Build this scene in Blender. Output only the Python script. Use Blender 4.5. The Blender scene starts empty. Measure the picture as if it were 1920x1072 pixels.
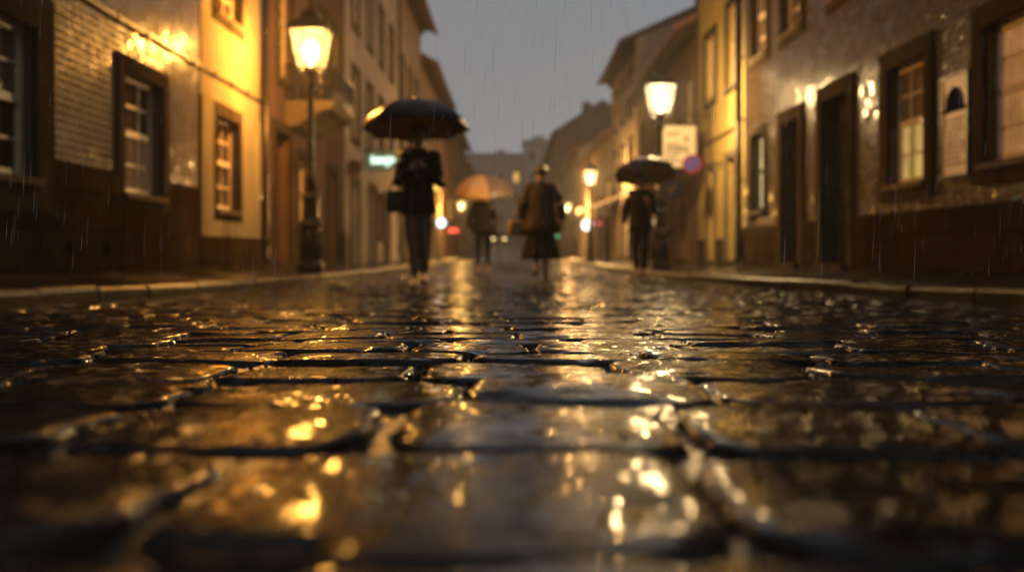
import bpy, bmesh, math, random
import numpy as np
from mathutils import Vector, Matrix

random.seed(7)
RNG = np.random.default_rng(11)
SC = bpy.context.scene
COL = SC.collection
CZ = 0.45                      # height of the lens above the low part of the street
F = 1867.0                     # focal length in photo pixels (35 mm lens)
WL, WR = 4.0, 4.2              # distance of the two building lines from the lens axis
R = math.radians


# ------------------------------------------------------------------ helpers
def interp(d, tab):
    return float(np.interp(d, [t[0] for t in tab], [t[1] for t in tab]))

ROAD_TAB = [(-6, .09), (0, .115), (.6, .132), (1.2, .150), (1.8, .168), (3, .215), (5.4, .31), (7.5, .355), (10, .39),
            (15, .43), (22, .455), (35, .48), (55, .47), (75, .38), (95, -.1), (120, -.95), (170, -3.2)]

def G(d):                      # height of the road surface
    return CZ - np.interp(d, [t[0] for t in ROAD_TAB], [t[1] for t in ROAD_TAB])

KL = [(-6, -2.75), (12, -2.75), (25, -2.72), (60, -2.5), (170, -2.5)]
KR = [(-6, 3.0), (6, 3.0), (9.4, 2.9), (13.7, 2.6), (17, 2.46), (25, 2.44), (36, 2.55), (170, 2.6)]

def kerb_x(side, d):
    return interp(d, KR if side > 0 else KL)

def pave_z(d):                 # pavement level at the foot of the walls
    return float(G(d)) + 0.19

def vnoise(x, y, seed, freq):
    """smooth value noise in -1..1 for numpy arrays"""
    rs = np.random.default_rng(seed)
    T = rs.uniform(-1, 1, (256, 256))
    x = x * freq + 37.3; y = y * freq + 91.7
    xi = np.floor(x).astype(int); yi = np.floor(y).astype(int)
    fx = x - xi; fy = y - yi
    fx = fx * fx * (3 - 2 * fx); fy = fy * fy * (3 - 2 * fy)
    a = T[xi % 256, yi % 256]; b = T[(xi + 1) % 256, yi % 256]
    c = T[xi % 256, (yi + 1) % 256]; e = T[(xi + 1) % 256, (yi + 1) % 256]
    return (a * (1 - fx) + b * fx) * (1 - fy) + (c * (1 - fx) + e * fx) * fy


class MB:
    """collects shapes and links them as ONE mesh object"""
    def __init__(s): s.v = []; s.f = []; s.sm = []; s.mi = []
    def add(s, vs, fs, smooth=False, mi=0):
        o = len(s.v); s.v.extend([tuple(p) for p in vs])
        for f in fs:
            s.f.append([i + o for i in f]); s.sm.append(smooth); s.mi.append(mi)
        return s
    def box(s, x0, x1, y0, y1, z0, z1, mi=0):
        x0, x1 = min(x0, x1), max(x0, x1); y0, y1 = min(y0, y1), max(y0, y1)
        vs = [(x, y, z) for z in (z0, z1) for y in (y0, y1) for x in (x0, x1)]
        return s.add(vs, [(0, 2, 3, 1), (4, 5, 7, 6), (0, 1, 5, 4), (2, 6, 7, 3), (0, 4, 6, 2), (1, 3, 7, 5)], False, mi)
    def lathe(s, prof, n=16, c=(0, 0), smooth=True, mi=0, rot=0.0):
        vs = []; fs = []
        for r, z in prof:
            for k in range(n):
                a = 2 * math.pi * k / n + rot
                vs.append((c[0] + r * math.cos(a), c[1] + r * math.sin(a), z))
        m = len(prof)
        for j in range(m - 1):
            for k in range(n):
                fs.append((j * n + k, j * n + (k + 1) % n, (j + 1) * n + (k + 1) % n, (j + 1) * n + k))
        fs.append(list(range(n))[::-1]); fs.append([(m - 1) * n + k for k in range(n)])
        return s.add(vs, fs, smooth, mi)
    def tube(s, pts, r, n=8, mi=0):
        pts = [Vector(p) for p in pts]; vs = []; fs = []
        rr = r if isinstance(r, (list, tuple)) else [r] * len(pts)
        for i, p in enumerate(pts):
            t = (pts[min(i + 1, len(pts) - 1)] - pts[max(i - 1, 0)])
            t = t.normalized() if t.length > 0 else Vector((0, 0, 1))
            up = Vector((0, 0, 1)) if abs(t.z) < .9 else Vector((1, 0, 0))
            a = t.cross(up).normalized(); b = t.cross(a).normalized()
            for k in range(n):
                th = 2 * math.pi * k / n
                vs.append(p + (a * math.cos(th) + b * math.sin(th)) * rr[i])
        for i in range(len(pts) - 1):
            for k in range(n):
                fs.append((i * n + k, i * n + (k + 1) % n, (i + 1) * n + (k + 1) % n, (i + 1) * n + k))
        fs.append(list(range(n))[::-1]); fs.append([(len(pts) - 1) * n + k for k in range(n)])
        return s.add(vs, fs, True, mi)
    def ellipsoid(s, c, rx, ry, rz, n=14, m=9, mi=0):
        vs = []; fs = []
        for j in range(1, m):
            ph = math.pi * j / m
            for k in range(n):
                a = 2 * math.pi * k / n
                vs.append((c[0] + rx * math.sin(ph) * math.cos(a), c[1] + ry * math.sin(ph) * math.sin(a), c[2] + rz * math.cos(ph)))
        vs.append((c[0], c[1], c[2] + rz)); vs.append((c[0], c[1], c[2] - rz))
        for j in range(m - 2):
            for k in range(n):
                fs.append((j * n + k, (j + 1) * n + k, (j + 1) * n + (k + 1) % n, j * n + (k + 1) % n))
        t = len(vs) - 2
        for k in range(n):
            fs.append((t, k, (k + 1) % n)); fs.append((t + 1, (m - 2) * n + (k + 1) % n, (m - 2) * n + k))
        return s.add(vs, fs, True, mi)
    def rings(s, rings, closed_ends=True, mi=0, smooth=True):
        n = len(rings[0]); vs = [p for r in rings for p in r]; fs = []
        for j in range(len(rings) - 1):
            for k in range(n):
                fs.append((j * n + k, j * n + (k + 1) % n, (j + 1) * n + (k + 1) % n, (j + 1) * n + k))
        if closed_ends:
            fs.append(list(range(n))[::-1]); fs.append([(len(rings) - 1) * n + k for k in range(n)])
        return s.add(vs, fs, smooth, mi)
    def build(s, name, mat, parent=None, fix=True):
        me = bpy.data.meshes.new(name)
        me.from_pydata(s.v, [], s.f); me.update()
        for m in (mat if isinstance(mat, (list, tuple)) else [mat]):
            me.materials.append(m)
        me.polygons.foreach_set('use_smooth', s.sm); me.polygons.foreach_set('material_index', s.mi)
        if fix:
            bm = bmesh.new(); bm.from_mesh(me); bmesh.ops.recalc_face_normals(bm, faces=bm.faces); bm.to_mesh(me); bm.free()
        o = bpy.data.objects.new(name, me); COL.objects.link(o)
        if parent is not None: o.parent = parent
        return o


def tag(o, label=None, cat=None, group=None, kind=None):
    if label: o['label'] = label
    if cat: o['category'] = cat
    if group: o['group'] = group
    if kind: o['kind'] = kind
    return o

def thing(name, label, cat, loc=(0, 0, 0), rz=0.0, group=None):
    o = bpy.data.objects.new(name, None); COL.objects.link(o)
    o.location = loc; o.rotation_euler = (0, 0, rz); o.empty_display_size = .2
    return tag(o, label, cat, group)


# ------------------------------------------------------------------ materials
class NT:
    def __init__(s, name):
        s.m = bpy.data.materials.new(name); s.m.use_nodes = True
        s.t = s.m.node_tree; s.t.nodes.clear()
        s.out = s.t.nodes.new('ShaderNodeOutputMaterial')
    def n(s, typ, ins=None, **props):
        nd = s.t.nodes.new('ShaderNode' + typ)
        for k, v in props.items(): setattr(nd, k, v)
        for k, v in (ins or {}).items():
            if isinstance(v, bpy.types.NodeSocket): s.t.links.new(v, nd.inputs[k])
            else: nd.inputs[k].default_value = v
        return nd
    def coord(s): return s.n('TexCoord').outputs['Object']
    def noise(s, vec, scale, detail=3, rough=.55):
        return s.n('TexNoise', {'Vector': vec, 'Scale': scale, 'Detail': detail, 'Roughness': rough}).outputs['Fac']
    def ramp(s, fac, stops):
        r = s.n('ValToRGB', {'Fac': fac}); e = r.color_ramp.elements
        while len(e) < len(stops): e.new(.5)
        for el, (p, c) in zip(e, stops):
            el.position = p; el.color = (*c, 1) if len(c) == 3 else c
        return r.outputs['Color']
    def mr(s, v, a, b, c, d, interp='LINEAR'):
        return s.n('MapRange', {'Value': v, 'From Min': a, 'From Max': b, 'To Min': c, 'To Max': d}, interpolation_type=interp).outputs['Result']
    def math(s, op, a, b=None, c=None):
        i = {0: a}
        if b is not None: i[1] = b
        if c is not None: i[2] = c
        return s.n('Math', i, operation=op).outputs[0]
    def vmath(s, op, a, b=None):
        i = {0: a}
        if b is not None: i[1] = b
        return s.n('VectorMath', i, operation=op).outputs[0]
    def bump(s, h, dist, strength=1.0, normal=None):
        i = {'Height': h, 'Distance': dist, 'Strength': strength}
        if normal is not None: i['Normal'] = normal
        return s.n('Bump', i).outputs['Normal']
    def mix(s, fac, a, b, mode='MIX'):
        m = s.n('Mix', data_type='RGBA', blend_type=mode)
        for idx, v in ((0, fac), (6, a), (7, b)):
            if isinstance(v, bpy.types.NodeSocket): s.t.links.new(v, m.inputs[idx])
            elif idx == 0: m.inputs[0].default_value = v
            else: m.inputs[idx].default_value = (*v, 1) if len(v) == 3 else v
        return m.outputs[2]
    def surf(s, sh): s.t.links.new(sh, s.out.inputs['Surface']); return s.m
    def pbsdf(s, **k): return s.n('BsdfPrincipled', {kk: vv for kk, vv in k.items()}).outputs[0]

def c4(c): return (c[0], c[1], c[2], 1)

def simple(name, col, rough=.5, metal=0.0, noise_amt=.25, nscale=9.0, bump=.002, bscale=60):
    t = NT(name); co = t.coord()
    f = t.noise(co, nscale, 4)
    a = tuple(max(0, x * (1 - noise_amt)) for x in col); b = tuple(min(1, x * (1 + noise_amt)) for x in col)
    base = t.ramp(f, [(.3, a), (.7, b)])
    nrm = t.bump(t.noise(co, bscale, 3), bump)
    rg = t.mr(t.noise(co, nscale * 2.3, 3), .3, .7, max(.03, rough * .75), min(1, rough * 1.25))
    return t.surf(t.n('BsdfPrincipled', {'Base Color': base, 'Roughness': rg, 'Metallic': metal, 'Normal': nrm}).outputs[0])

def dull(m, spec, rough=None):
    for n in m.node_tree.nodes:
        if n.type == 'BSDF_PRINCIPLED': n.inputs['Specular IOR Level'].default_value = spec
    return m

def cloth(name, col, glow, fac, rough=.35):
    """thin proofed cloth: some of the light falling on one side comes through to the other"""
    t = NT(name); co = t.coord()
    base = t.mix(t.noise(co, 9, 4), tuple(x * .75 for x in col), tuple(min(1, x * 1.2) for x in col))
    p = t.n('BsdfPrincipled', {'Base Color': base, 'Roughness': rough, 'Normal': t.bump(t.noise(co, 26, 3), .003)}).outputs[0]
    tl = t.n('BsdfTranslucent', {'Color': c4(glow)}).outputs[0]
    return t.surf(t.n('MixShader', {0: fac, 1: p, 2: tl}).outputs[0])

def emit(name, col, strength):
    t = NT(name); t.m.cycles.emission_sampling = 'NONE'
    return t.surf(t.n('Emission', {'Color': c4(col), 'Strength': strength}).outputs[0])

def mat_wet_stone():
    t = NT('wet_granite'); co = t.coord()
    tone = t.n('Attribute', attribute_name='tone').outputs['Fac']
    n1 = t.noise(co, 14, 5, .65)
    base = t.ramp(n1, [(.25, (.011, .009, .007)), (.55, (.025, .020, .0155)), (.8, (.044, .035, .027))])
    base = t.mix(1.0, base, t.ramp(tone, [(0, (.55, .52, .5)), (1, (1.35, 1.25, 1.15))]), 'MULTIPLY')
    speck = t.noise(co, 220, 2)
    base = t.mix(t.mr(speck, .58, .72, 0, .5), base, (.06, .052, .045))
    low = t.bump(t.noise(co, 9, 2, .5), .0012)
    mid = t.bump(t.noise(co, 45, 3, .6), .0011, 1.0, low)
    pm = t.mr(t.noise(co, 5.2, 3, .6), .36, .60, .32, 1)
    film = t.bump(t.noise(co, 24, 2, .5), .0005, 1.0, low)
    film = t.bump(t.noise(co, 160, 2, .5), .00010, 1.0, film)
    # the water film stands in small flat pools, each at its own slight tilt
    for sc_, amp in ((88.0, .24), (36.0, .13)):
        vf = t.n('TexVoronoi', {'Vector': co, 'Scale': sc_, 'Randomness': 1.0}, feature='F1')
        off = t.vmath('MULTIPLY', t.vmath('SUBTRACT', vf.outputs['Color'], (.5, .5, .5)), (amp, amp, amp))
        pk = t.mr(t.n('TexWhiteNoise', {'Vector': vf.outputs['Color']}, noise_dimensions='3D').outputs['Value'], .55, .65, .12, 1)
        film = t.vmath('ADD', film, t.n('VectorMath', {0: off, 'Scale': t.math('MULTIPLY', pm, pk)}, operation='SCALE').outputs[0])
    film = t.vmath('NORMALIZE', film)
    # water beads and pits
    vo = t.n('TexVoronoi', {'Vector': co, 'Scale': 150.0, 'Randomness': 1.0}, feature='F1')
    bead = t.mr(vo.outputs['Distance'], .05, .42, 1, 0, 'SMOOTHSTEP')
    pick = t.n('SeparateColor', {'Color': vo.outputs['Color']}).outputs[0]
    patch = t.mr(t.noise(co, 6.5, 3), .46, .60, 0, 1)
    bead = t.math('MULTIPLY', t.math('MULTIPLY', bead, t.mr(pick, .45, .55, 0, 1)), patch)
    fine = t.bump(t.noise(co, 190, 3, .65), .0011, 1.0, mid)
    fine = t.bump(bead, .0020, 1.0, fine)
    dry = t.mr(t.noise(co, 7.5, 4, .62), .43, .56, 0, 1)
    rough = t.math('ADD', t.mr(dry, 0, 1, .16, .26), t.mr(t.noise(co, 40, 2), .3, .7, -.03, .05))
    p = t.n('BsdfPrincipled', {'Base Color': base, 'Roughness': rough, 'Normal': fine, 'IOR': 1.45, 'Specular IOR Level': .0015,
            'Coat Weight': t.mr(dry, 0, 1, 1.0, .34), 'Coat Roughness': t.mr(dry, 0, 1, .022, .07), 'Coat IOR': 1.33,
            'Coat Normal': film})
    return t.surf(p.outputs[0])

def mat_joint():
    t = NT('wet_grit'); co = t.coord()
    n = t.noise(co, 70, 4, .7)
    base = t.ramp(n, [(.3, (.006, .005, .004)), (.7, (.028, .023, .017))])
    moss = t.mr(t.noise(co, 3.1, 3), .6, .7, 0, .6)
    base = t.mix(moss, base, (.014, .018, .006))
    wet = t.mr(t.noise(co, 2.2, 2), .50, .62, 1, 0)
    nrm = t.bump(n, .006, 1.0)
    nrm = t.n('Mix', {0: t.math('MULTIPLY', wet, .85), 4: nrm, 5: t.n('NewGeometry').outputs['Normal']}, data_type='VECTOR').outputs[1]
    p = t.n('BsdfPrincipled', {'Base Color': base, 'Roughness': t.mr(wet, 0, 1, .32, .06), 'Normal': nrm})
    return t.surf(p.outputs[0])

def mat_far_cobble():
    t = NT('far_wet_setts'); co = t.coord()
    br = t.n('TexBrick', {'Vector': co, 'Scale': 1.0, 'Mortar Size': .018, 'Mortar Smooth': .6, 'Brick Width': .25, 'Row Height': .22,
                          'Color1': (.012, .01, .008, 1), 'Color2': (.03, .025, .02, 1), 'Mortar': (.006, .005, .004, 1)})
    nrm = t.bump(br.outputs['Fac'], -.012)
    nrm = t.bump(t.noise(co, 7, 3), .012, 1.0, nrm)
    p = t.n('BsdfPrincipled', {'Base Color': br.outputs['Color'], 'Roughness': .2, 'Normal': nrm})
    return t.surf(p.outputs[0])

def mat_pavement():
    t = NT('wet_pavement'); co = t.coord()
    br = t.n('TexBrick', {'Vector': co, 'Scale': 1.0, 'Mortar Size': .006, 'Mortar Smooth': .4, 'Brick Width': .62, 'Row Height': .48,
                          'Color1': (.010, .008, .006, 1), 'Color2': (.018, .014, .010, 1), 'Mortar': (.012, .01, .008, 1)})
    base = t.mix(t.mr(t.noise(co, 5, 5, .7), .3, .7, 0, .7), br.outputs['Color'], (.018, .015, .012))
    nrm = t.bump(br.outputs['Fac'], -.006)
    nrm = t.bump(t.noise(co, 8, 3), .006, 1.0, nrm)
    nrm = t.bump(t.noise(co, 70, 3), .002, 1.0, nrm)
    p = t.n('BsdfPrincipled', {'Base Color': base, 'Roughness': t.mr(t.noise(co, 2.4, 4), .35, .65, .07, .30), 'Normal': nrm})
    return t.surf(p.outputs[0])

def stains(t, co, base, dark=(.05, .04, .03), amt=.6):
    """grime runs and damp patches: long in z, short across"""
    mp = t.n('Mapping', {'Vector': co, 'Scale': (2.2, 2.2, .28)}).outputs[0]
    f = t.mr(t.noise(mp, 1.6, 5, .65), .5, .72, 0, amt)
    return t.mix(f, base, dark)

def mat_tiles(name, c_a, c_b, grout, size, tilt, rough=.12):
    """glazed wall tiles with a diagonal relief pattern, each set slightly out of true"""
    t = NT(name); co = t.coord()
    sp = t.n('SeparateXYZ', {'Vector': co}); y = sp.outputs['Y']; z = sp.outputs['Z']
    u = t.math('DIVIDE', y, size); v = t.math('DIVIDE', z, size)
    cell = t.n('CombineXYZ', {'X': t.math('FLOOR', u), 'Y': t.math('FLOOR', v), 'Z': 0.0}).outputs[0]
    wn = t.n('TexWhiteNoise', {'Vector': cell}, noise_dimensions='3D')
    fu = t.math('ABSOLUTE', t.math('SUBTRACT', t.math('FRACT', u), .5)); fv = t.math('ABSOLUTE', t.math('SUBTRACT', t.math('FRACT', v), .5))
    edge = t.mr(t.math('MAXIMUM', fu, fv), .455, .49, 0, 1)
    dia = t.math('ADD', fu, fv)
    ring = t.mr(t.math('ABSOLUTE', t.math('SUBTRACT', dia, .36)), .05, .12, 1, 0)
    dot = t.mr(dia, .08, .16, 1, 0)
    pat = t.math('MAXIMUM', ring, dot)
    base = t.mix(pat, c_a, c_b)
    base = t.mix(1.0, base, t.ramp(wn.outputs['Value'], [(0, (.90, .90, .90)), (1, (1.06, 1.05, 1.04))]), 'MULTIPLY')
    base = t.mix(edge, base, grout)
    base = stains(t, co, base, tuple(x * .28 for x in c_a), .55)
    nrm = t.bump(t.noise(co, 18, 2), .0006, 1.0)
    nrm = t.bump(pat, .0012, 1.0, nrm)
    off = t.vmath('MULTIPLY', t.vmath('SUBTRACT', wn.outputs['Color'], (.5, .5, .5)), (tilt, tilt, tilt))
    nrm = t.vmath('NORMALIZE', t.vmath('ADD', nrm, off))
    rg = t.math('ADD', t.math('MULTIPLY', edge, .4), t.mr(t.noise(co, 11, 3), .35, .65, rough * .7, rough * 1.6))
    p = t.n('BsdfPrincipled', {'Base Color': base, 'Roughness': rg, 'Normal': nrm, 'IOR': 1.5, 'Specular IOR Level': .30})
    return t.surf(p.outputs[0])

def mat_plaster(name, col, dirt=.6, rough=.55, blotch=.3, blocks=False):
    t = NT(name); co = t.coord()
    base = t.ramp(t.noise(co, 1.3, 5, .6), [(.3, tuple(x * (1 - blotch) for x in col)), (.7, tuple(min(1, x * (1 + blotch * .5)) for x in col))])
    nrm = None
    if blocks:                     # big dressed stones with thin joints
        sp = t.n('SeparateXYZ', {'Vector': co}); v2 = t.n('CombineXYZ', {'X': sp.outputs['Y'], 'Y': sp.outputs['Z'], 'Z': 0.0}).outputs[0]
        br = t.n('TexBrick', {'Vector': v2, 'Scale': 1.0, 'Mortar Size': .008, 'Mortar Smooth': .3, 'Brick Width': .92, 'Row Height': .37,
                              'Color1': (.62, .62, .62, 1), 'Color2': (1.3, 1.25, 1.2, 1), 'Mortar': (.35, .33, .3, 1)})
        base = t.mix(1.0, base, br.outputs['Color'], 'MULTIPLY'); nrm = t.bump(br.outputs['Fac'], -.008)
    base = stains(t, co, base, tuple(x * .3 for x in col), dirt)
    nrm = t.bump(t.noise(co, 18, 5, .65), .006, 1.0, nrm)
    p = t.n('BsdfPrincipled', {'Base Color': base, 'Roughness': t.mr(t.noise(co, 4, 4), .35, .65, rough * .7, rough * 1.15), 'Normal': nrm, 'Specular IOR Level': 0.0})
    return t.surf(p.outputs[0])

def mat_roof():
    t = NT('clay_roof_tiles'); co = t.coord()
    w = t.n('TexWave', {'Vector': co, 'Scale': 3.6, 'Distortion': .6, 'Detail': 1.0}, bands_direction='Y').outputs['Fac']
    base = t.ramp(t.noise(co, 3.5, 5, .7), [(.25, (.06, .03, .02)), (.55, (.15, .065, .04)), (.8, (.21, .10, .065))])
    p = t.n('BsdfPrincipled', {'Base Color': base, 'Roughness': .42, 'Normal': t.bump(w, .05)})
    return t.surf(p.outputs[0])

def mat_pane(name='dark_pane', curtain=(.06, .038, .018)):
    """old window glass with an unlit room and a drawn curtain behind it"""
    t = NT(name); co = t.coord()
    w = t.n('TexWave', {'Vector': co, 'Scale': 5.5, 'Distortion': 2.5, 'Detail': 2.0}, bands_direction='Y').outputs['Fac']
    base = t.mix(w, tuple(x * .3 for x in curtain), curtain)
    nrm = t.bump(t.noise(co, 3.5, 2), .012)
    p = t.n('BsdfPrincipled', {'Base Color': base, 'Roughness': .06, 'Normal': nrm, 'IOR': 1.5})
    return t.surf(p.outputs[0])

def mat_lit(name, col, strength, fold=.55):
    """glass in front of a curtain with a lamp lit in the room behind"""
    t = NT(name); co = t.coord()
    w = t.n('TexWave', {'Vector': co, 'Scale': 4.3, 'Distortion': 1.6, 'Detail': 2.0, 'Detail Scale': 1.5}, bands_direction='Y').outputs['Fac']
    n = t.noise(co, 2.1, 3)
    s = t.math('MULTIPLY', t.mr(w, 0, 1, 1 - fold, 1.0), t.mr(n, .3, .7, .55, 1.3))
    em = t.n('Emission', {'Color': c4(col), 'Strength': t.math('MULTIPLY', s, strength)}).outputs[0]
    gl = t.n('BsdfGlossy', {'Color': (1, 1, 1, 1), 'Roughness': .06}).outputs[0]
    fr = t.n('Fresnel', {'IOR': 1.5}).outputs[0]
    return t.surf(t.n('MixShader', {0: fr, 1: em, 2: gl}).outputs[0])

def mat_lamp_glass(name, col, strength):
    t = NT(name); co = t.coord()
    tr = t.n('BsdfTransparent', {'Color': (.95, .9, .8, 1)}).outputs[0]
    em = t.n('Emission', {'Color': c4(col), 'Strength': t.math('MULTIPLY', t.mr(t.noise(co, 6, 3), .3, .7, .75, 1.2), strength * 2.5)}).outputs[0]
    return t.surf(t.n('MixShader', {0: .2, 1: tr, 2: em}).outputs[0])

M = {}
M['stone'] = mat_wet_stone(); M['joint'] = mat_joint(); M['far'] = mat_far_cobble(); M['pave'] = mat_pavement()
M['kerb'] = simple('wet_kerb_granite', (.009, .007, .0055), .35, 0, .4, 12, .005, 45); dull(M['kerb'], .05)
M['tile_grey'] = mat_tiles('grey_relief_tiles', (.135, .105, .07), (.045, .035, .025), (.08, .062, .043), .072, .10, .05)
M['tile_brown'] = mat_tiles('brown_relief_tiles', (.075, .049, .025), (.03, .02, .01), (.05, .035, .02), .072, .13, .05)
M['granite'] = mat_plaster('brown_granite_trim', (.052, .039, .025), .55, .45, .35)
M['granite_dark'] = mat_plaster('dark_granite_base', (.038, .025, .0135), .7, .42, .5, True)
M['granite_pale'] = mat_plaster('pale_granite_trim', (.15, .115, .075), .5, .5, .3)
M['cream'] = mat_plaster('cream_plaster', (.245, .198, .122), .45, .5, .22)
M['yellow'] = mat_plaster('yellow_plaster', (.38, .28, .095), .5, .5, .25)
M['pink'] = mat_plaster('old_pink_plaster', (.13, .075, .055), .5, .5, .3)
M['white'] = mat_plaster('weathered_pale_plaster', (.42, .34, .28), .6, .6, .3)
M['beige'] = mat_plaster('beige_plaster', (.34, .26, .18), .6, .6, .3)
M['grey'] = mat_plaster('grey_plaster', (.42, .37, .33), .55, .6, .3)
M['brown'] = mat_plaster('brown_plaster', (.16, .105, .068), .55, .55, .35)
M['roof'] = mat_roof()
M['sash_white'] = simple('cream_sash_paint', (.60, .47, .30), .45, 0, .15, 12, .001)
M['sash_green'] = simple('dark_green_paint', (.016, .026, .016), .3, 0, .25, 12, .001)
M['door'] = simple('dark_door_paint', (.014, .016, .012), .3, 0, .35, 6, .003, 25)
M['door_wood'] = simple('brown_door_wood', (.06, .034, .018), .38, 0, .35, 6, .003, 25)
M['pane'] = dull(mat_pane(), .2); M['pane_grey'] = dull(mat_pane('curtained_pane', (.20, .14, .08)), .25)
M['lit_yellow'] = mat_lit('lit_yellow_curtain', (1, .62, .17), 1.0)
M['lit_pale'] = mat_lit('lit_pale_blind', (1, .74, .34), 1.4, .2)
M['lit_warm'] = mat_lit('lit_warm_curtain', (1, .43, .13), .55)
M['dim_glow'] = mat_lit('dim_warm_glow', (1, .52, .18), .10, .5)  # faint emission put into the pane in place of a bright reflection
M['lit_amber'] = mat_lit('lit_amber_room', (1, .52, .10), 1.1, .3)
M['iron'] = simple('black_cast_iron', (.014, .012, .011), .32, .4, .3, 20, .002, 90)
M['pipe'] = simple('dark_metal_pipe', (.022, .017, .013), .3, .5, .3, 15, .001)
M['brass'] = simple('worn_brass', (.32, .2, .07), .35, .9, .2, 20, .001)
M['am_glass'] = mat_lamp_glass('amber_lamp_glass', (1, .60, .17), 2.6)
M['wh_glass'] = mat_lamp_glass('warm_white_lamp_glass', (1, .80, .46), 1.6)
M['ye_glass'] = mat_lamp_glass('yellow_green_lamp_glass', (1, .72, .20), 1.3)
M['far_glass'] = mat_lamp_glass('small_warm_lamp_glass', (1, .70, .28), 1.6)
M['am_bulb'] = mat_lamp_glass('amber_bulb_glass', (1, .66, .25), 30); M['wh_bulb'] = mat_lamp_glass('warm_white_bulb_glass', (1, .82, .55), 30); M['far_bulb'] = mat_lamp_glass('far_bulb_glass', (1, .78, .45), 16)
for _m in M.values():
    if any(n.type == 'EMISSION' for n in _m.node_tree.nodes): _m.cycles.emission_sampling = 'NONE'


# ------------------------------------------------------------------ road of setts
def build_road():
    V = []; Fc = []; T = []; GRIT = []
    off = 0
    y = -1.2; row = 0; skew2 = 0.0
    while y < 46:
        depth = RNG.uniform(.19, .27) if y < 12 else RNG.uniform(.21, .30)
        yc = y + depth / 2
        n = 34 if yc < 2.6 else (20 if yc < 5.5 else (11 if yc < 14 else 6))
        if yc < .1: n = 10
        xl = kerb_x(-1, yc) + .02; xr = kerb_x(1, yc) - .02
        # stone boundaries across the street
        xs = [xl]
        if .0 < yc < 1.3:
            xs_near = []
        x = xl + RNG.uniform(.08, .2)
        while x < xr - .12:
            xs.append(x); x += RNG.uniform(.20, .31)
        xs.append(xr)
        p = np.linspace(-1, 1, n)
        p = np.sign(p) * (1 - (1 - np.abs(p)) ** 1.55)         # denser towards the edges
        U, Vv = np.meshgrid(p, p, indexing='ij')
        skew = skew2; skew2 = RNG.uniform(-.005, .005)
        for i in range(len(xs) - 1):
            x0, x1 = xs[i], xs[i + 1]
            g = RNG.uniform(.003, .007); gy = RNG.uniform(.0015, .0045)
            j = RNG.uniform(-.011, .011, 8)
            cx = [x0 + g + j[0], x1 - g + j[1], x1 - g + j[2], x0 + g + j[3]]
            cy = [y + gy + j[4] * .4 + skew, y + gy + j[5] * .4 - skew, y + depth - gy + j[6] * .4 + skew2, y + depth - gy + j[7] * .4 - skew2]
            a = (U + 1) / 2; b = (Vv + 1) / 2
            X = (cx[0] * (1 - a) + cx[1] * a) * (1 - b) + (cx[3] * (1 - a) + cx[2] * a) * b
            Y = (cy[0] * (1 - a) + cy[1] * a) * (1 - b) + (cy[3] * (1 - a) + cy[2] * a) * b
            r = (np.abs(U) ** 5 + np.abs(Vv) ** 5) ** (1 / 5)
            em = np.clip((r - .55) / .45, 0, 1)
            wob = vnoise(X, Y, 3, 22) * .005 + vnoise(X, Y, 4, 55) * .0025
            X2 = X + np.sign(U) * wob * em; Y2 = Y + np.sign(Vv) * np.roll(wob, 3) * em * .4
            # pull the corners in
            cn = np.clip(np.minimum(np.abs(U), np.abs(Vv)) - .72, 0, 1) / .28
            X2 -= np.sign(U) * cn ** 2 * .007; Y2 -= np.sign(Vv) * cn ** 2 * .005
            er = RNG.uniform(.87, .94); dp = RNG.uniform(.005, .009)
            e = np.clip((r - er) / (1 - er), 0, 1)
            Z = G(Y2) + RNG.uniform(-.003, .003) + U * RNG.uniform(-.003, .003) + Vv * RNG.uniform(-.004, .003)
            Z = Z + RNG.uniform(.000, .0035) * (1 - r ** 2)
            Z = Z + vnoise(X2, Y2, 8, 9) * .0022 + vnoise(X2, Y2, 9, 31) * .0006 + vnoise(X2, Y2, 10, 85) * .00018
            Z = Z - dp * e ** 2.1 - np.where(r >= .999, .02, 0)
            chip = np.clip(vnoise(X2, Y2, 12, 26) - .45, 0, 1) * em
            Z = Z - chip * .018
            V.append(np.stack([X2.ravel(), Y2.ravel(), Z.ravel()], 1))
            idx = np.arange(n * n).reshape(n, n) + off
            q = np.stack([idx[:-1, :-1].ravel(), idx[1:, :-1].ravel(), idx[1:, 1:].ravel(), idx[:-1, 1:].ravel()], 1)
            Fc.append(q); T.append(np.full(n * n, RNG.uniform(0, 1))); off += n * n
        if .25 < yc < 5.0:                      # where loose grit lies in the joints
            for xx in xs[1:-1]:
                if abs(xx) < .75 * yc + .25: GRIT.append((xx, y, xx, y + depth, 26))
            GRIT.append((-min(2.7, .75 * yc + .25), y, min(2.9, .75 * yc + .25), y, int(70 * min(3, yc + .4))))
        y += depth; row += 1
    V = np.concatenate(V); Fc = np.concatenate(Fc); T = np.concatenate(T)
    nst = len(Fc)
    # beyond the modelled setts: one continuous sheet with sett relief in the material
    ys = np.concatenate([np.arange(46.0, 172, 2.0)])
    sv = []
    for yy in ys:
        for xx in (kerb_x(-1, yy), 0.0, kerb_x(1, yy)):
            sv.append((xx, yy, float(G(yy)) + (.02 if xx == 0 else 0)))
    sf = []
    for k in range(len(ys) - 1):
        for c in range(2):
            a = off + k * 3 + c; sf.append((a, a + 1, a + 4, a + 3))
    V = np.concatenate([V, np.array(sv)]); Fc = np.concatenate([Fc, np.array(sf)]); T = np.concatenate([T, np.full(len(sv), .5)])
    me = bpy.data.meshes.new('road')
    me.vertices.add(len(V)); me.vertices.foreach_set('co', V.astype(np.float32).ravel())
    me.loops.add(len(Fc) * 4); me.loops.foreach_set('vertex_index', Fc.astype(np.int32).ravel())
    me.polygons.add(len(Fc))
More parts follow.
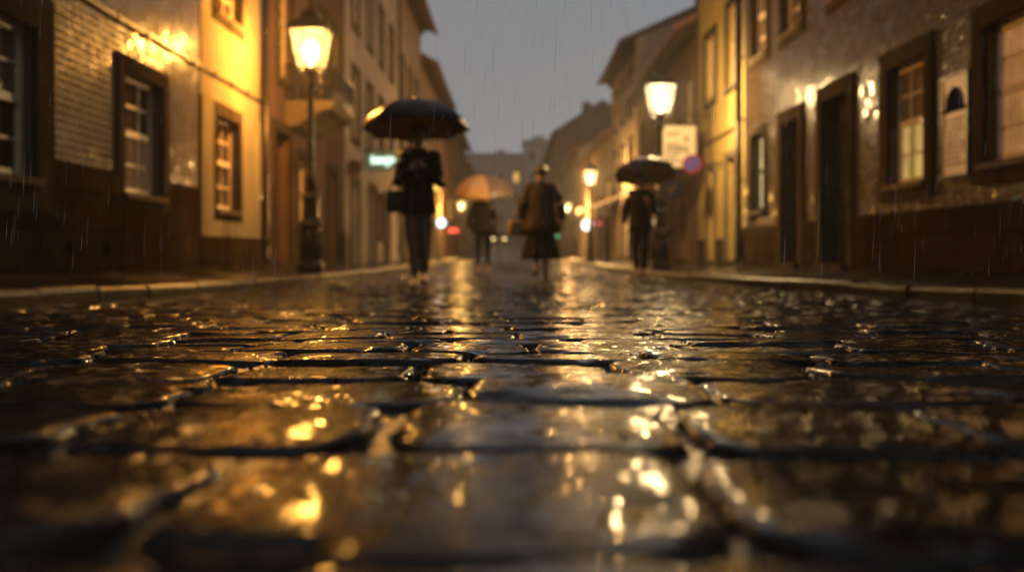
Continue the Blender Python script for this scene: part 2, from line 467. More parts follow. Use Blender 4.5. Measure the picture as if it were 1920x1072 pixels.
    me.polygons.foreach_set('loop_start', np.arange(0, len(Fc) * 4, 4, dtype=np.int32))
    me.polygons.foreach_set('use_smooth', np.ones(len(Fc), dtype=bool))
    me.update(calc_edges=True)
    mi = np.zeros(len(Fc), dtype=np.int32); mi[nst:] = 1
    me.materials.append(M['stone']); me.materials.append(M['far'])
    me.polygons.foreach_set('material_index', mi)
    at = me.attributes.new('tone', 'FLOAT', 'POINT'); at.data.foreach_set('value', T.astype(np.float32))
    me.validate()
    o = bpy.data.objects.new('road', me); COL.objects.link(o); tag(o, kind='structure')
    # grit and water standing in the joints
    ys = np.concatenate([np.arange(-1.4, 8, .05), np.arange(8, 46.3, .5)])
    xs = np.linspace(0, 1, 60)
    vs = []
    for yy in ys:
        a = kerb_x(-1, yy) - .02; b = kerb_x(1, yy) + .02
        for s in xs: vs.append((a + (b - a) * s, yy, float(G(yy)) - .0074))
    P = np.array(vs); P[:, 2] += vnoise(P[:, 0], P[:, 1], 21, 7) * .004 + vnoise(P[:, 0], P[:, 1], 22, 19) * .002
    nx = len(xs)
    fs = [(k * nx + c, k * nx + c + 1, (k + 1) * nx + c + 1, (k + 1) * nx + c) for k in range(len(ys) - 1) for c in range(nx - 1)]
    b = MB(); b.add(P.tolist(), fs, True)
    oct_f = [(0, 2, 4), (2, 1, 4), (1, 3, 4), (3, 0, 4), (2, 0, 5), (1, 2, 5), (3, 1, 5), (0, 3, 5)]
    rg = np.random.default_rng(77)
    for xa, ya, xb, yb, cnt in GRIT:
        along = abs(yb - ya) < .01
        for f in rg.uniform(0, 1, cnt):
            x = xa + (xb - xa) * f + rg.normal(0, .0 if along else .0055); yy = ya + (yb - ya) * f + rg.normal(0, .0035 if along else 0)
            z = float(G(yy)) - .0055 + rg.uniform(-.002, .004); q = rg.uniform(.0014, .0042)
            j = rg.uniform(.6, 1.3, 6) * q
            b.add([(x + j[0], yy, z), (x - j[1], yy, z), (x, yy + j[2], z), (x, yy - j[3], z), (x + q * .2, yy, z + j[4] * .8), (x, yy, z - j[5])], oct_f, False)
    tag(b.build('road_bed', M['joint'], fix=False), kind='structure')

def build_kerb_and_pavement(side):
    mb = MB(); y = -1.0
    while y < 150:
        L = random.uniform(.85, 1.25) if y < 50 else 5.0
        y1 = y + L - .022
        tz = random.uniform(-.008, .008); tx = random.uniform(-.010, .010)
        rings = []
        for yy in (y, y + .012, (y + y1) / 2, y1 - .012, y1):
            xk = kerb_x(side, yy) + tx; g = float(G(yy)); top = g + .10 + tz - (.012 if yy in (y, y1) else 0)
            prof = [(0, g - .08), (0, top - .035), (.008, top - .012), (.028, top), (.16, top + .004), (.17, g - .08)]
            rings.append([(xk + side * px, yy, pz) for px, pz in prof])
        mb.rings(rings, True, smooth=False); y += L
    tag(mb.build('kerb', M['kerb']), kind='structure')
    W = WR if side > 0 else WL
    vs = []; fs = []; ys = list(np.arange(-1, 20, .25)) + list(np.arange(20, 152, 2.0)); nx = 9
    for yy in ys:
        a = kerb_x(side, yy) + side * .165; b = side * (W + .25); g = float(G(yy))
        for k in range(nx):
            s = k / (nx - 1)
            vs.append((a + (b - a) * s, yy, g + .097 + s * .10 + .004 * math.sin(yy * 2.3 + k * 1.7)))
    for i in range(len(ys) - 1):
        for k in range(nx - 1):
            q = (i * nx + k, i * nx + k + 1, (i + 1) * nx + k + 1, (i + 1) * nx + k)
            fs.append(q if side > 0 else q[::-1])
    b = MB(); b.add(vs, fs, True)
    tag(b.build('pavement', M['pave'], fix=False), kind='structure')


# ------------------------------------------------------------------ houses
def fbox(mb, side, W, d0, d1, z0, z1, o0, o1):
    """box on a facade: o = distance out from the wall towards the street"""
    mb.box(side * (W - o0), side * (W - o1), d0, d1, z0, z1)

def zc(z): return z + CZ       # heights measured from the lens -> world

def cells(d0, d1, z0, z1, holes):
    ds = sorted({d0, d1, *[h[0] for h in holes], *[h[1] for h in holes]}); ds = [d for d in ds if d0 <= d <= d1]
    zs = sorted({z0, z1, *[h[2] for h in holes], *[h[3] for h in holes]}); zs = [z for z in zs if z0 <= z <= z1]
    for a, b in zip(ds[:-1], ds[1:]):
        for c, e in zip(zs[:-1], zs[1:]):
            m = ((a + b) / 2, (c + e) / 2)
            if not any(h[0] < m[0] < h[1] and h[2] < m[1] < h[3] for h in holes):
                yield a, b, c, e

class House:
    def __init__(s, side, d0, d1, eave, mat, label, name='house', ridge=2.0, depth=7.5, over=.5, W=None, base=None, roof_mat=None):
        s.side = side; s.W = W or (WR if side > 0 else WL); s.d0 = d0; s.d1 = d1; s.eave = zc(eave); s.mat = mat
        s.base = (min(float(G(d0)), float(G(d1))) - .35) if base is None else base
        s.org = Vector((side * s.W, (d0 + d1) / 2, float(G((d0 + d1) / 2)) + .19))
        s.t = thing(name, label, 'house', s.org)
        s.holes = []; s.ridge = ridge; s.depth = depth; s.over = over; s.roof_mat = roof_mat or M['roof']
    def put(s, mb, name, mat, parent=None):
        # meshes are written in world coordinates; shift them to the thing's base
        mb.v = [(p[0] - s.org.x, p[1] - s.org.y, p[2] - s.org.z) for p in mb.v]
        return mb.build(name, mat, parent or s.t)
    def window(s, d0, d1, z0, z1, glass='pane', frame='sash_white', surround='granite', sw=.17, cols=2, rows=2, recess=.13, detail=2, sill=True, arch=False):
        z0, z1 = zc(z0), zc(z1); S, W = s.side, s.W
        s.holes.append((d0, d1, z0, z1))
        mb = MB()
        if detail >= 1:                                   # stone surround, proud of the wall
            for a, b, c, e in ((d0 - sw, d0, z0 - sw * .9, z1 + sw), (d1, d1 + sw, z0 - sw * .9, z1 + sw), (d0, d1, z1, z1 + sw), (d0, d1, z0 - sw * .9, z0)):
                fbox(mb, S, W, a, b, c, e, -.02, .035)
        else:
            for a, b, c, e in ((d0 - .1, d0, z0 - .1, z1 + .1), (d1, d1 + .1, z0 - .1, z1 + .1), (d0, d1, z1, z1 + .1), (d0, d1, z0 - .1, z0)):
                fbox(mb, S, W, a, b, c, e, -.02, .03)
        w = s.put(mb, 'window', M[surround])
        fr = MB(); o = -recess; ft = .05 if detail >= 1 else .07
        zm = z0 + (z1 - z0) * .52
        for a, b, c, e in ((d0, d0 + ft, z0, z1), (d1 - ft, d1, z0, z1), (d0 + ft, d1 - ft, z1 - ft, z1), (d0 + ft, d1 - ft, z0, z0 + ft * 1.5), (d0 + ft, d1 - ft, zm - .03, zm + .035)):
            fbox(fr, S, W, a, b, c, e, o - .05, o + .03)
        if detail >= 1:
            for k in range(1, cols):
                x = d0 + (d1 - d0) * k / cols
                fbox(fr, S, W, x - .012, x + .012, z0 + ft, z1 - ft, o - .03, o + .012)
            for k in range(1, rows):
                for (za, zb) in ((z0, zm), (zm, z1)):
                    z = za + (zb - za) * k / rows
                    fbox(fr, S, W, d0 + ft, d1 - ft, z - .012, z + .012, o - .032, o + .010)
        s.put(fr, 'sash', M[frame], w)
        if isinstance(glass, str): glass = (glass, glass)
        for (za, zb), gname, rec in (((z0, zm), glass[0], .0), ((zm, z1), glass[1], .0)):
            if detail < 2 and za != z0: continue
            pm = MB(); fbox(pm, S, W, d0, d1, za if detail >= 2 else z0, zb if detail >= 2 else z1, o - .045, o - .012)
            s.put(pm, 'pane', M[gname], w)
        if sill and detail >= 1:
            sm = MB(); fbox(sm, S, W, d0 - .04, d1 + .04, z0 - .055, z0 + .004, -.10, .075)
            s.put(sm, 'sill', M['granite_pale'], w)
        return w
    def door(s, d0, d1, z1, mat='door', surround='granite', sw=.18, transom=True, step=True, glass='pane'):
        S, W = s.side, s.W; z0 = min(pave_z(d0), pave_z(d1)) - .03; z1 = zc(z1)
        s.holes.append((d0, d1, z0 - 1, z1))
        mb = MB()
        for a, b, c, e in ((d0 - sw, d0, z0, z1 + sw), (d1, d1 + sw, z0, z1 + sw), (d0, d1, z1, z1 + sw)):
            fbox(mb, S, W, a, b, c, e, -.02, .045)
        dr = s.put(mb, 'door_frame', M[surround])
        lf = MB(); zt = z1 - (.36 if transom else 0); o = -.2; mid = (d0 + d1) / 2
        fbox(lf, S, W, d0, d1, z0 + .02, zt, o - .06, o)
        n = 2 if d1 - d0 > .85 else 1
        for k in range(n):
            a = d0 + (d1 - d0) * k / n; b = d0 + (d1 - d0) * (k + 1) / n
            for c, e in ((.08, .36), (.42, .9)):
                za = z0 + (zt - z0) * c; zb = z0 + (zt - z0) * e
                for (p, q, u, v) in ((a + .07, b - .07, za, za + .03), (a + .07, b - .07, zb - .03, zb), (a + .07, a + .1, za + .03, zb - .03), (b - .1, b - .07, za + .03, zb - .03)):
                    fbox(lf, S, W, p, q, u, v, o, o + .018)
        s.put(lf, 'door', M[mat], dr)
        if transom:
            tm = MB(); fbox(tm, S, W, d0, d1, zt + .05, z1, o - .04, o - .02); s.put(tm, 'pane', M[glass], dr)
            tb = MB(); fbox(tb, S, W, d0, d1, zt, zt + .05, o - .07, o + .02); s.put(tb, 'transom_bar', M[mat], dr)
        kb = MB(); kb.ellipsoid((S * (W - o - .04), d0 + (d1 - d0) * (.5 if n == 2 else .15), z0 + 1.0), .035, .03, .03, 10, 6); s.put(kb, 'handle', M['brass'], dr)
        if step:
            st = MB(); fbox(st, S, W, d0 - .1, d1 + .1, z0 - .1, z0 + .10, -.2, .14); s.put(st, 'step', M['granite'], dr)
    def plinth(s, z1, mat='granite_dark', out=.03, ranges=None):
        s._plinth = (zc(z1), mat, out, ranges)
    def finish(s, gable=True, cornice=True, near_end=True):
        S, W, d0, d1 = s.side, s.W, s.d0, s.d1; mb = MB(); top = s.eave
        for a, b, c, e in cells(d0, d1, s.base, top, s.holes):
            x = S * W; mb.add([(x, a, c), (x, b, c), (x, b, e), (x, a, e)], [(0, 1, 2, 3)])
        xi = S * (W + .3)
        for (a, b, c, e) in s.holes:                      # reveals
            c = max(c, s.base); x = S * W
            mb.add([(x, a, c), (x, b, c), (x, b, e), (x, a, e), (xi, a, c), (xi, b, c), (xi, b, e), (xi, a, e)],
                   [(0, 1, 5, 4), (1, 2, 6, 5), (2, 3, 7, 6), (3, 0, 4, 7)])
        xb = S * (W + s.depth); xm = S * (W + s.depth * .5); rz = top + s.ridge
        for d in (d0, d1):
            mb.add([(S * W, d, s.base), (xb, d, s.base), (xb, d, top), (xm, d, rz), (S * W, d, top)], [(0, 1, 2, 3, 4)])
        mb.add([(xb, d0, s.base), (xb, d1, s.base), (xb, d1, top), (xb, d0, top)], [(0, 1, 2, 3)])
        s.put(mb, 'wall', s.mat)
        if hasattr(s, '_plinth'):
            z1, pm, out, rng = s._plinth; pb = MB()
            hs = [(h[0] - .17, h[1] + .17, h[2] - .16, h[3]) for h in s.holes]
            a0, a1 = rng or (d0 + .003, d1 - .003)
            cl = list(cells(a0, a1, s.base, z1, hs)); gaps = sorted((h[0], h[1]) for h in hs if h[2] < s.base); edges = [a0] + [q for g_ in gaps for q in g_] + [a1]
            for ea, eb in zip(edges[::2], edges[1::2]):
                pb = MB()
                for a, b, c, e in cl:
                    if a >= ea - .001 and b <= eb + .001: fbox(pb, S, W, a, b, c, e, -.01, out)
                if pb.v: s.put(pb, 'plinth', M[pm])
        # roof: two tiled slopes with thickness and an overhang
        rf = MB(); ov = s.over; th = .14; sl = s.ridge / (s.depth * .5)
        xo = S * (W - ov); zo = top - ov * sl + .05
        ya, yb = d0 - .08, d1 + .08; xbo = S * (W + s.depth + ov)
        prof = [(xo, zo), (xm, rz + .05), (xbo, zo), (xbo, zo + th), (xm, rz + .05 + th), (xo, zo + th)]
        n = max(2, int((yb - ya) / 2) + 1); rings = []
        for k in range(n):
            yy = ya + (yb - ya) * k / (n - 1); sag = -.05 * math.sin(math.pi * k / (n - 1)) + random.uniform(-.015, .015)
            rings.append([(px, yy, pz + sag) for px, pz in prof])
        rf.rings(rings, True, smooth=False)
        s.roof = s.put(rf, 'roof', s.roof_mat)
        if cornice:
            cb = MB(); fbox(cb, S, W, d0 + .004, d1 - .004, top - .34, top - .12, -.02, .14); fbox(cb, S, W, d0 + .004, d1 - .004, top - .12, top - .02, -.02, .26)
            k = d0 + .3
            while k < d1 - .2:
                fbox(cb, S, W, k, k + .09, top - .24, top - .12, .14, .40 if ov > .45 else .2); k += .55
            s.put(cb, 'cornice', M['granite'])
        return s
    def chimney(s, d, x_in, h=1.1, w=.55):
        S = s.side; z = s.eave + s.ridge * (1 - abs(x_in - s.depth / 2) / (s.depth / 2)); c = MB()
        x = S * (s.W + x_in)
        c.box(x - w / 2, x + w / 2, d - w / 2, d + w / 2, z - .3, z + h); c.box(x - w / 2 - .06, x + w / 2 + .06, d - w / 2 - .06, d + w / 2 + .06, z + h, z + h + .12)
        for q in (-.12, .12): c.lathe([(.09, z + h + .12), (.075, z + h + .4)], 8, (x, d + q))
        s.put(c, 'chimney', M['brown'], s.roof)
    def pipe(s, d, top, out=.10, r=.05):
        S, W = s.side, s.W; m = MB(); z0 = pave_z(d)
        m.tube([(S * (W - out), d, zc(top)), (S * (W - out), d, z0 + .35), (S * (W - out), d, z0 + .12), (S * (W - out - .1), d, z0 + .05)], r, 10)
        z = z0 + .4
        while z < zc(top): m.lathe([(r + .012, z), (r + .012, z + .06)], 10, (S * (W - out), d)); m.box(S * (W - out + r), S * (W + .01), d - .02, d + .02, z + .02, z + .04); z += 1.1
        s.put(m, 'drainpipe', M['pipe'])
    def cable(s, d0, d1, z, r=.022, mat='pipe'):
        S, W = s.side, s.W; m = MB(); n = 24
        m.tube([(S * (W - .03), d0 + (d1 - d0) * k / n, zc(z) - .012 * abs(math.sin(k * math.pi / 4))) for k in range(n + 1)], r, 6)
        for k in range(0, n + 1, 2): m.box(S * (W + .01), S * (W - .06), d0 + (d1 - d0) * k / n - .015, d0 + (d1 - d0) * k / n + .015, zc(z) - .04, zc(z) + .03)
        s.put(m, 'wall_cable', M[mat])

# ---- left side
def left_houses():
    h = House(-1, 1.0, 15.9, 6.6, M['tile_grey'], 'house with grey relief tiles and brown stone base at the left, nearest the viewer')
    h.window(7.05, 8.34, .60, 1.86, cols=2, rows=2, glass=('pane', 'pane_grey'), sw=.3)
    h.window(10.22, 11.36, .60, 1.86, cols=3, rows=2, glass=('dim_glow', 'pane'))
    h.window(13.4, 14.5, .57, 1.85, cols=3, rows=2, frame='sash_white', glass=('pane', 'pane'))
    h.window(13.4, 14.6, 3.25, 4.6, cols=3, rows=2, glass='pane')
    h.plinth(.80)
    h.cable(6.0, 15.7, 2.36)
    h.pipe(15.82, 6.5, .09, .045)
    # pale plaster end of the facade around the third window
    e = MB()
    hs = [(13.4 - .175, 14.5 + .175, zc(.57) - .155, zc(1.85) + .172), (13.4 - .175, 14.6 + .175, zc(3.25) - .155, zc(4.6) + .172)]
    for a, b, c, d in cells(12.75, 15.70, zc(.2), zc(6.2), hs): fbox(e, -1, WL, a, b, c, d, -.01, .012 if c >= zc(.8) - .001 else .035)
    h.put(e, 'plaster_bay', M['cream'])
    v = MB()
    for d in (8.95, 9.75):
        v = MB(); fbox(v, -1, WL, d - .07, d + .07, pave_z(d) + .16, pave_z(d) + .28, .02, .036); h.put(v, 'vent_grille', dull(simple('vent_black', (.004, .003, .002), .8), 0.0))
    h.finish()
    h = House(-1, 15.9, 23.8, 9.4, M['pink'], 'faded pink house with an iron balcony and dark door behind the left street lamp')
    h.door(16.7, 17.9, 2.05, 'door', 'granite')
    h.window(18.6, 19.5, .5, 1.75, glass='pane', cols=2, detail=1)
    h.door(21.5, 22.6, 1.75, 'door', 'granite')
    for a in (17.0, 20.4, 22.2): h.window(a, a + 1.0, 3.0, 5.0, glass='pane_grey', cols=2, rows=3, detail=1, surround='granite')
    h.plinth(.45, 'granite')
    # balcony
    b = MB(); S = -1
    rings = []
    for k, (o, z) in enumerate([(.02, 2.18), (.22, 2.24), (.40, 2.36), (.58, 2.46), (.80, 2.52), (.86, 2.60), (.86, 2.66)]):
        rings.append([(S * (WL - o), 17.55 - o * .1 + .1, zc(z)), (S * (WL - o), 19.95 + o * .1 - .1, zc(z)), (S * (WL + .05), 19.95, zc(z)), (S * (WL + .05), 17.55, zc(z))])
    b.rings(rings, True, smooth=False)
    bal = h.put(b, 'balcony', M['granite_pale'])
    r = MB(); zb, zt = zc(2.66), zc(3.28); xo = -(WL - .82)
    path = [(-WL + .02, 17.6), (xo, 17.6), (xo, 19.9), (-WL + .02, 19.9)]
    for z in (zb + .04, zt): r.tube([(x, y, z) for x, y in path], .026, 6)
    for (xa, ya), (xb, yb) in zip(path[:-1], path[1:]):
        L = math.hypot(xb - xa, yb - ya); n = int(L / .11)
        for k in range(n + 1):
            x = xa + (xb - xa) * k / n; y = ya + (yb - ya) * k / n
            r.tube([(x, y, zb), (x, y, zt)], .014, 5)
            if k < n:   # small scroll between the bars
                x2 = xa + (xb - xa) * (k + .5) / n; y2 = ya + (yb - ya) * (k + .5) / n; ux, uy = (xb - xa) / L, (yb - ya) / L
                r.tube([(x2 + ux * .045 * math.cos(q), y2 + uy * .045 * math.cos(q), zb + .34 + .10 * math.sin(q)) for q in np.linspace(0, 2 * math.pi, 10)], .011, 4)
    h.put(r, 'railing', M['iron'], bal)
    h.finish()
    h = House(-1, 23.8, 34.7, 9.8, M['white'], 'tall pale plaster house with a glowing shop sign on the left')
    for z0, z1 in ((2.85, 4.55), (5.7, 7.3)):
        for a in (24.9, 27.4, 29.9, 32.4): h.window(a, a + 1.05, z0, z1, glass='pane_grey' if a % 2 < 1 else 'pane', cols=2, rows=2, detail=1)
    for a, m in ((24.7, 'door_wood'), (27.9, 'door'), (31.1, 'door_wood')): h.door(a, a + 1.25, 1.75, m, 'granite_pale', step=False)
    h.window(29.6, 30.6, .45, 1.6, glass='lit_warm', detail=1)
    h.pipe(34.6, 9.5); h.finish()
    h = House(-1, 34.7, 43.6, 9.8, M['beige'], 'beige house with a wide dark eave ending above the black umbrella', over=.75)
    for z0, z1 in ((2.7, 4.2), (5.4, 7.0)):
        for a in (35.6, 38.3, 41.0): h.window(a, a + 1.1, z0, z1, glass='pane_grey', detail=1)
    for a, m in ((35.8, 'door'), (38.4, 'door_wood'), (41.2, 'door')): h.door(a, a + 1.3, 1.7, m, 'granite_pale', step=False)
    h.finish()
    h = House(-1, 43.6, 56.8, 8.5, M['beige'], 'brownish house with a lower projecting eave, fifth along the left side', over=.8)
    for z0, z1 in ((2.6, 4.0), (5.2, 6.8)):
        for k in range(4): h.window(44.6 + 3.0 * k, 45.8 + 3.0 * k, z0, z1, glass='pane', detail=0)
    for k in range(4): h.door(44.9 + 3.0 * k, 46.2 + 3.0 * k, 1.6, 'door', 'granite_pale', step=False, transom=False)
    h.finish()
    h = House(-1, 56.8, 86, 8.7, M['pink'], 'hazy reddish row house with one lit yellow window far down the left side', over=.6)
    h.window(62.0, 66.0, 2.0, 3.3, glass='lit_amber', detail=0)
    for z0, z1 in ((2.4, 3.8), (5.2, 6.8)):
        for k in range(6):
            if z0 > 3 or k > 2: h.window(58.5 + 4.5 * k, 60.2 + 4.5 * k, z0, z1, glass='lit_warm' if k in (1, 4) else 'pane', detail=0)  # the warm lit panes in these rows are added lights
    h.finish(cornice=False); h.chimney(70, 2.6)

# ---- right side
def right_houses():
    h = House(1, 1.0, 18.0, 6.8, M['tile_brown'], 'house with brown relief tiles, two dark doors and lit windows nearest on the right')
    h.window(7.55, 8.84, .77, 1.98, glass='lit_warm', cols=2, rows=2, sw=.2)
    h.window(10.1, 11.1, .72, 2.0, glass=('lit_yellow', 'pane_grey'), cols=3, rows=2, sw=.2)
    h.door(12.4, 13.45, 2.0, 'door', 'granite', .2)
    h.door(14.5, 15.45, 1.95, 'door', 'granite', .2)
    h.window(16.55, 17.45, .68, 2.0, glass='lit_pale', frame='sash_green', cols=1, rows=1, sw=.12)
    for a in (12.1, 14.45, 16.4): h.window(a, a + 1.0, 3.3, 4.75, glass='pane_grey', cols=2, rows=2)
    h.plinth(.42, 'granite_dark')
    h.pipe(17.92, 6.6, .12, .065)
    h.finish()
    h = House(1, 18.0, 22.4, 7.6, M['yellow'], 'yellow plaster house lit by the white street lamp beside it')
    h.door(18.65, 19.45, 1.8, 'door_wood', 'granite_pale', .12)
    h.door(20.6, 21.3, 1.75, 'door', 'granite_pale', .12)
    h.window(18.4, 19.4, 3.15, 4.7, glass='pane_grey', cols=2, detail=1, sw=.13)
    h.window(20.5, 21.6, 3.15, 4.55, glass='pane_grey', cols=2, detail=1, sw=.13)
    h.cable(18.2, 22.2, 2.30, .015)
    h.plinth(.25, 'granite'); h.finish()
    h = House(1, 22.4, 33.6, 5.2, M['brown'], 'low brown house with a red tiled roof just beyond the yellow house', ridge=2.0, over=.55)
    for k in range(4): h.window(23.2 + 2.7 * k, 24.2 + 2.7 * k, 2.75, 4.1, glass='pane_grey', detail=1, surround='granite_pale')
    h.door(23.6, 24.7, 1.6, 'door', 'granite_pale', .12); h.window(26.2, 27.2, .6, 1.7, glass='pane', detail=1); h.door(29, 30.2, 1.6, 'door_wood', 'granite_pale', .12, glass='lit_amber')
    h.window(31.6, 32.9, .2, 1.75, glass='lit_amber', detail=1)
    h.finish(); h.chimney(25.5, 2.4, .9); h.chimney(31, 4.6, 1.1)
    h = House(1, 33.6, 42.0, 7.2, M['beige'], 'beige house with a broad gable rising above the low brown roof on the right', ridge=2.1, depth=9.5, over=.6)
    for z0, z1 in ((2.5, 3.9), (4.9, 6.3)):
        for k in range(3): h.window(34.6 + 2.6 * k, 35.7 + 2.6 * k, z0, z1, glass='pane', detail=1)
    h.door(34.5, 35.6, 1.55, 'door', 'granite', .12, glass='lit_amber'); h.door(37, 38.0, 1.55, 'door_wood', 'granite', .12); h.window(40.0, 41.3, 1.75, 2.35, glass='lit_amber', detail=0)
    h.finish(); h.chimney(37, 3.0, 1.2, .7)
    h = House(1, 42.0, 62, 5.0, M['white'], 'long pale two storey house with lit shopfronts further down the right side', ridge=1.8, over=.5)
    h.window(42.5, 44.5, 1.95, 3.1, glass='lit_amber', detail=0); h.window(46.5, 48.6, 1.7, 2.5, glass='lit_amber', detail=0)
    for k in range(4): h.window(50 + 3 * k, 51.3 + 3 * k, 2.6, 4.0, glass='pane', detail=0)
    for k in range(5): h.door(43.2 + 3.6 * k, 45.0 + 3.6 * k, 1.45, 'door', 'granite', .12, step=False, transom=False)
    h.finish(cornice=False); h.chimney(50, 3.0)
    h = House(1, 62, 84, 6.4, M['grey'], 'grey house in the mist between the long pale house and the red gable', ridge=1.8, over=.5)
    for z0, z1 in ((1.9, 3.2), (4.2, 5.6)):
        for k in range(5): h.window(63.5 + 4.2 * k, 65.0 + 4.2 * k, z0, z1, glass='lit_amber' if (k == 1 and z0 < 3) else 'pane', detail=0)
    h.finish(cornice=False)
    h = House(1, 84, 128, 10.2, M['pink'], 'misty tall house with a red gable roof near the end of the street', ridge=2.4, over=.6, W=3.9)
    for z0, z1 in ((3, 4.6), (6.2, 8)):
        for k in range(6): h.window(86 + 7 * k, 89 + 7 * k, z0, z1, glass='pane', detail=0)
    h.finish(cornice=False); h.chimney(92, 3.0, 1.4, .8)

def end_blocks():
    def block(x0, x1, y0, z1, mat, label, step=None):
        base = float(G(y0)) - 1.0
        t = thing('apartment_block', label, 'building', ((x0 + x1) / 2, y0, base + 1))
        ox, oy, oz = t.location
        w = MB(); w.box(x0 - ox, x1 - ox, 0, 9, -1, zc(z1) - oz); w.build('wall', mat, t)
        r = MB(); r.box(x0 - ox - .3, x1 - ox + .3, -.3, 9.3, zc(z1) - oz, zc(z1) - oz + .35)
        if step: r.box(step[0] - ox, step[1] - ox, 2, 7, zc(z1) - oz + .35, zc(step[2]) - oz)
        r.build('roof', M['grey'], t)
        n = max(2, int((x1 - x0) / 2.2))
        for lev in range(4):
            for k in range(n):
                xa = x0 - ox + (x1 - x0) * (k + .28) / n; xb = x0 - ox + (x1 - x0) * (k + .72) / n; za = 1.8 + lev * 3.1
                if za + 1.7 > zc(z1) - oz - .3: continue
                f = MB(); f.box(xa, xb, -.08, .05, za, za + 1.7); fo = f.build('window', M['sash_white'], t)
                p = MB(); p.box(xa + .12, xb - .12, -.1, -.02, za + .12, za + 1.58); p.build('pane', M['lit_amber' if random.random() < .12 else 'pane'], fo)  # a few panes glow at random, added lights for the far end
        return t
    block(-7.5, 1.8, 152, 14.6, M['grey'], 'wide misty block with a flat roof closing the end of the street', (-2.5, -1, 15.6))
    block(1.84, 6.6, 150, 16.4, M['grey'], 'taller misty block with a rooftop hut right of the wide block', (3.2, 5.0, 17.6))
    block(-16, -7.6, 140, 13.0, M['beige'], 'misty beige block behind the left row of houses')
    h = House(-1, 86, 128, 7.6, M['grey'], 'last grey house on the left, almost lost in mist', over=.5)
    for z0, z1 in ((2.4, 3.8), (5.0, 6.4)):
        for k in range(6): h.window(88 + 6.5 * k, 90.5 + 6.5 * k, z0, z1, glass='pane', detail=0)
    h.finish(cornice=False)


# ------------------------------------------------------------------ street furniture
def street_lamp(x, d, label, glass, bulb, power, col, ground=None, k=1.0):
    z0 = (float(G(d)) + .12) if ground is None else ground
    t = thing('street_lamp', label, 'street lamp', (x, d, z0), group='lantern street lamps along the kerbs'); t.scale = (k, k, k)
    b = MB()
    b.lathe([(.20, -.04), (.20, .10), (.185, .13), (.165, .16), (.16, .30), (.15, .62), (.165, .66), (.175, .70), (.15, .74), (.125, .80), (.118, 1.02), (.135, 1.06), (.135, 1.10), (.10, 1.16)], 8, smooth=False, rot=R(22.5))
    for q in range(8):
        a = R(45 * q); b.tube([(.158 * math.cos(a), .158 * math.sin(a), .2), (.146 * math.cos(a), .146 * math.sin(a), .6)], .014, 5)
    b.build('base', M['iron'], t)
    p = MB()
    p.lathe([(.075, 1.14), (.07, 1.3), (.085, 1.33), (.085, 1.37), (.062, 1.42), (.052, 2.1), (.047, 2.62), (.075, 2.66), (.075, 2.70), (.05, 2.74), (.06, 2.84), (.10, 2.90), (.12, 2.93), (.12, 2.945)], 14)
    for q in range(4):          # scrolls carrying the lantern
        a = R(45 + 90 * q); p.tube([(math.cos(a) * r, math.sin(a) * r, z) for r, z in ((.05, 2.72), (.13, 2.74), (.17, 2.82), (.14, 2.90), (.17, 2.95))], .012, 6)
    p.build('post', M['iron'], t)
    z1, z2, r1, r2 = 2.95, 3.50, .165, .262
    f = MB()
    for q in range(4):
        sx, sy = ((1, 1), (-1, 1), (-1, -1), (1, -1))[q]
        f.tube([(sx * r1, sy * r1, z1), (sx * r2, sy * r2, z2)], .014, 6)
    for z, r in ((z1, r1), (z2, r2)):
        f.box(-r - .015, r + .015, -r - .015, -r + .012, z - .015, z + .015); f.box(-r - .015, r + .015, r - .012, r + .015, z - .015, z + .015)
        f.box(-r - .015, -r + .012, -r + .012, r - .012, z - .015, z + .015); f.box(r - .012, r + .015, -r + .012, r - .012, z - .015, z + .015)
    fo = f.build('lantern', M['iron'], t)
    for q in range(4):
        g = MB(); a0, a1 = r1 - .01, r2 - .01
        cr = [(1, 1), (-1, 1), (-1, -1), (1, -1)]; (ax, ay), (bx, by) = cr[q], cr[(q + 1) % 4]
        i = .985
        vs = [(ax * a0, ay * a0, z1 + .016), (bx * a0, by * a0, z1 + .016), (bx * a1, by * a1, z2 - .016), (ax * a1, ay * a1, z2 - .016)]
        vs2 = [(vx * i, vy * i, vz) for vx, vy, vz in vs]
        g.add(vs + vs2, [(0, 1, 2, 3), (7, 6, 5, 4), (0, 4, 5, 1), (1, 5, 6, 2), (2, 6, 7, 3), (3, 7, 4, 0)]); g.build('pane', glass, fo)
    bl = MB(); bl.ellipsoid((0, 0, 3.22), .115, .115, .15, 14, 9); bl.tube([(0, 0, 2.95), (0, 0, 3.08)], .02, 8); bl.build('bulb', bulb, fo)
    li = bpy.data.lights.new('lamp_light', 'POINT'); li.energy = power; li.color = col; li.shadow_soft_size = .17 * k
    lo = bpy.data.objects.new('lamp_light', li); COL.objects.link(lo); lo.parent = fo; lo.location = (0, 0, 3.25)
    c = MB()
    c.lathe([(.405, 3.515), (.41, 3.535), (.33, 3.61), (.20, 3.67), (.17, 3.70), (.17, 3.745), (.19, 3.76), (.11, 3.80), (.05, 3.83), (.03, 3.85)], 4, smooth=False, rot=R(45))
    cap = c.build('cap', M['iron'], t)
    n = MB(); n.lathe([(.028, 3.85), (.05, 3.885), (.028, 3.915), (.035, 3.93), (.012, 4.0)], 10); n.build('finial', M['iron'], cap)
    return t

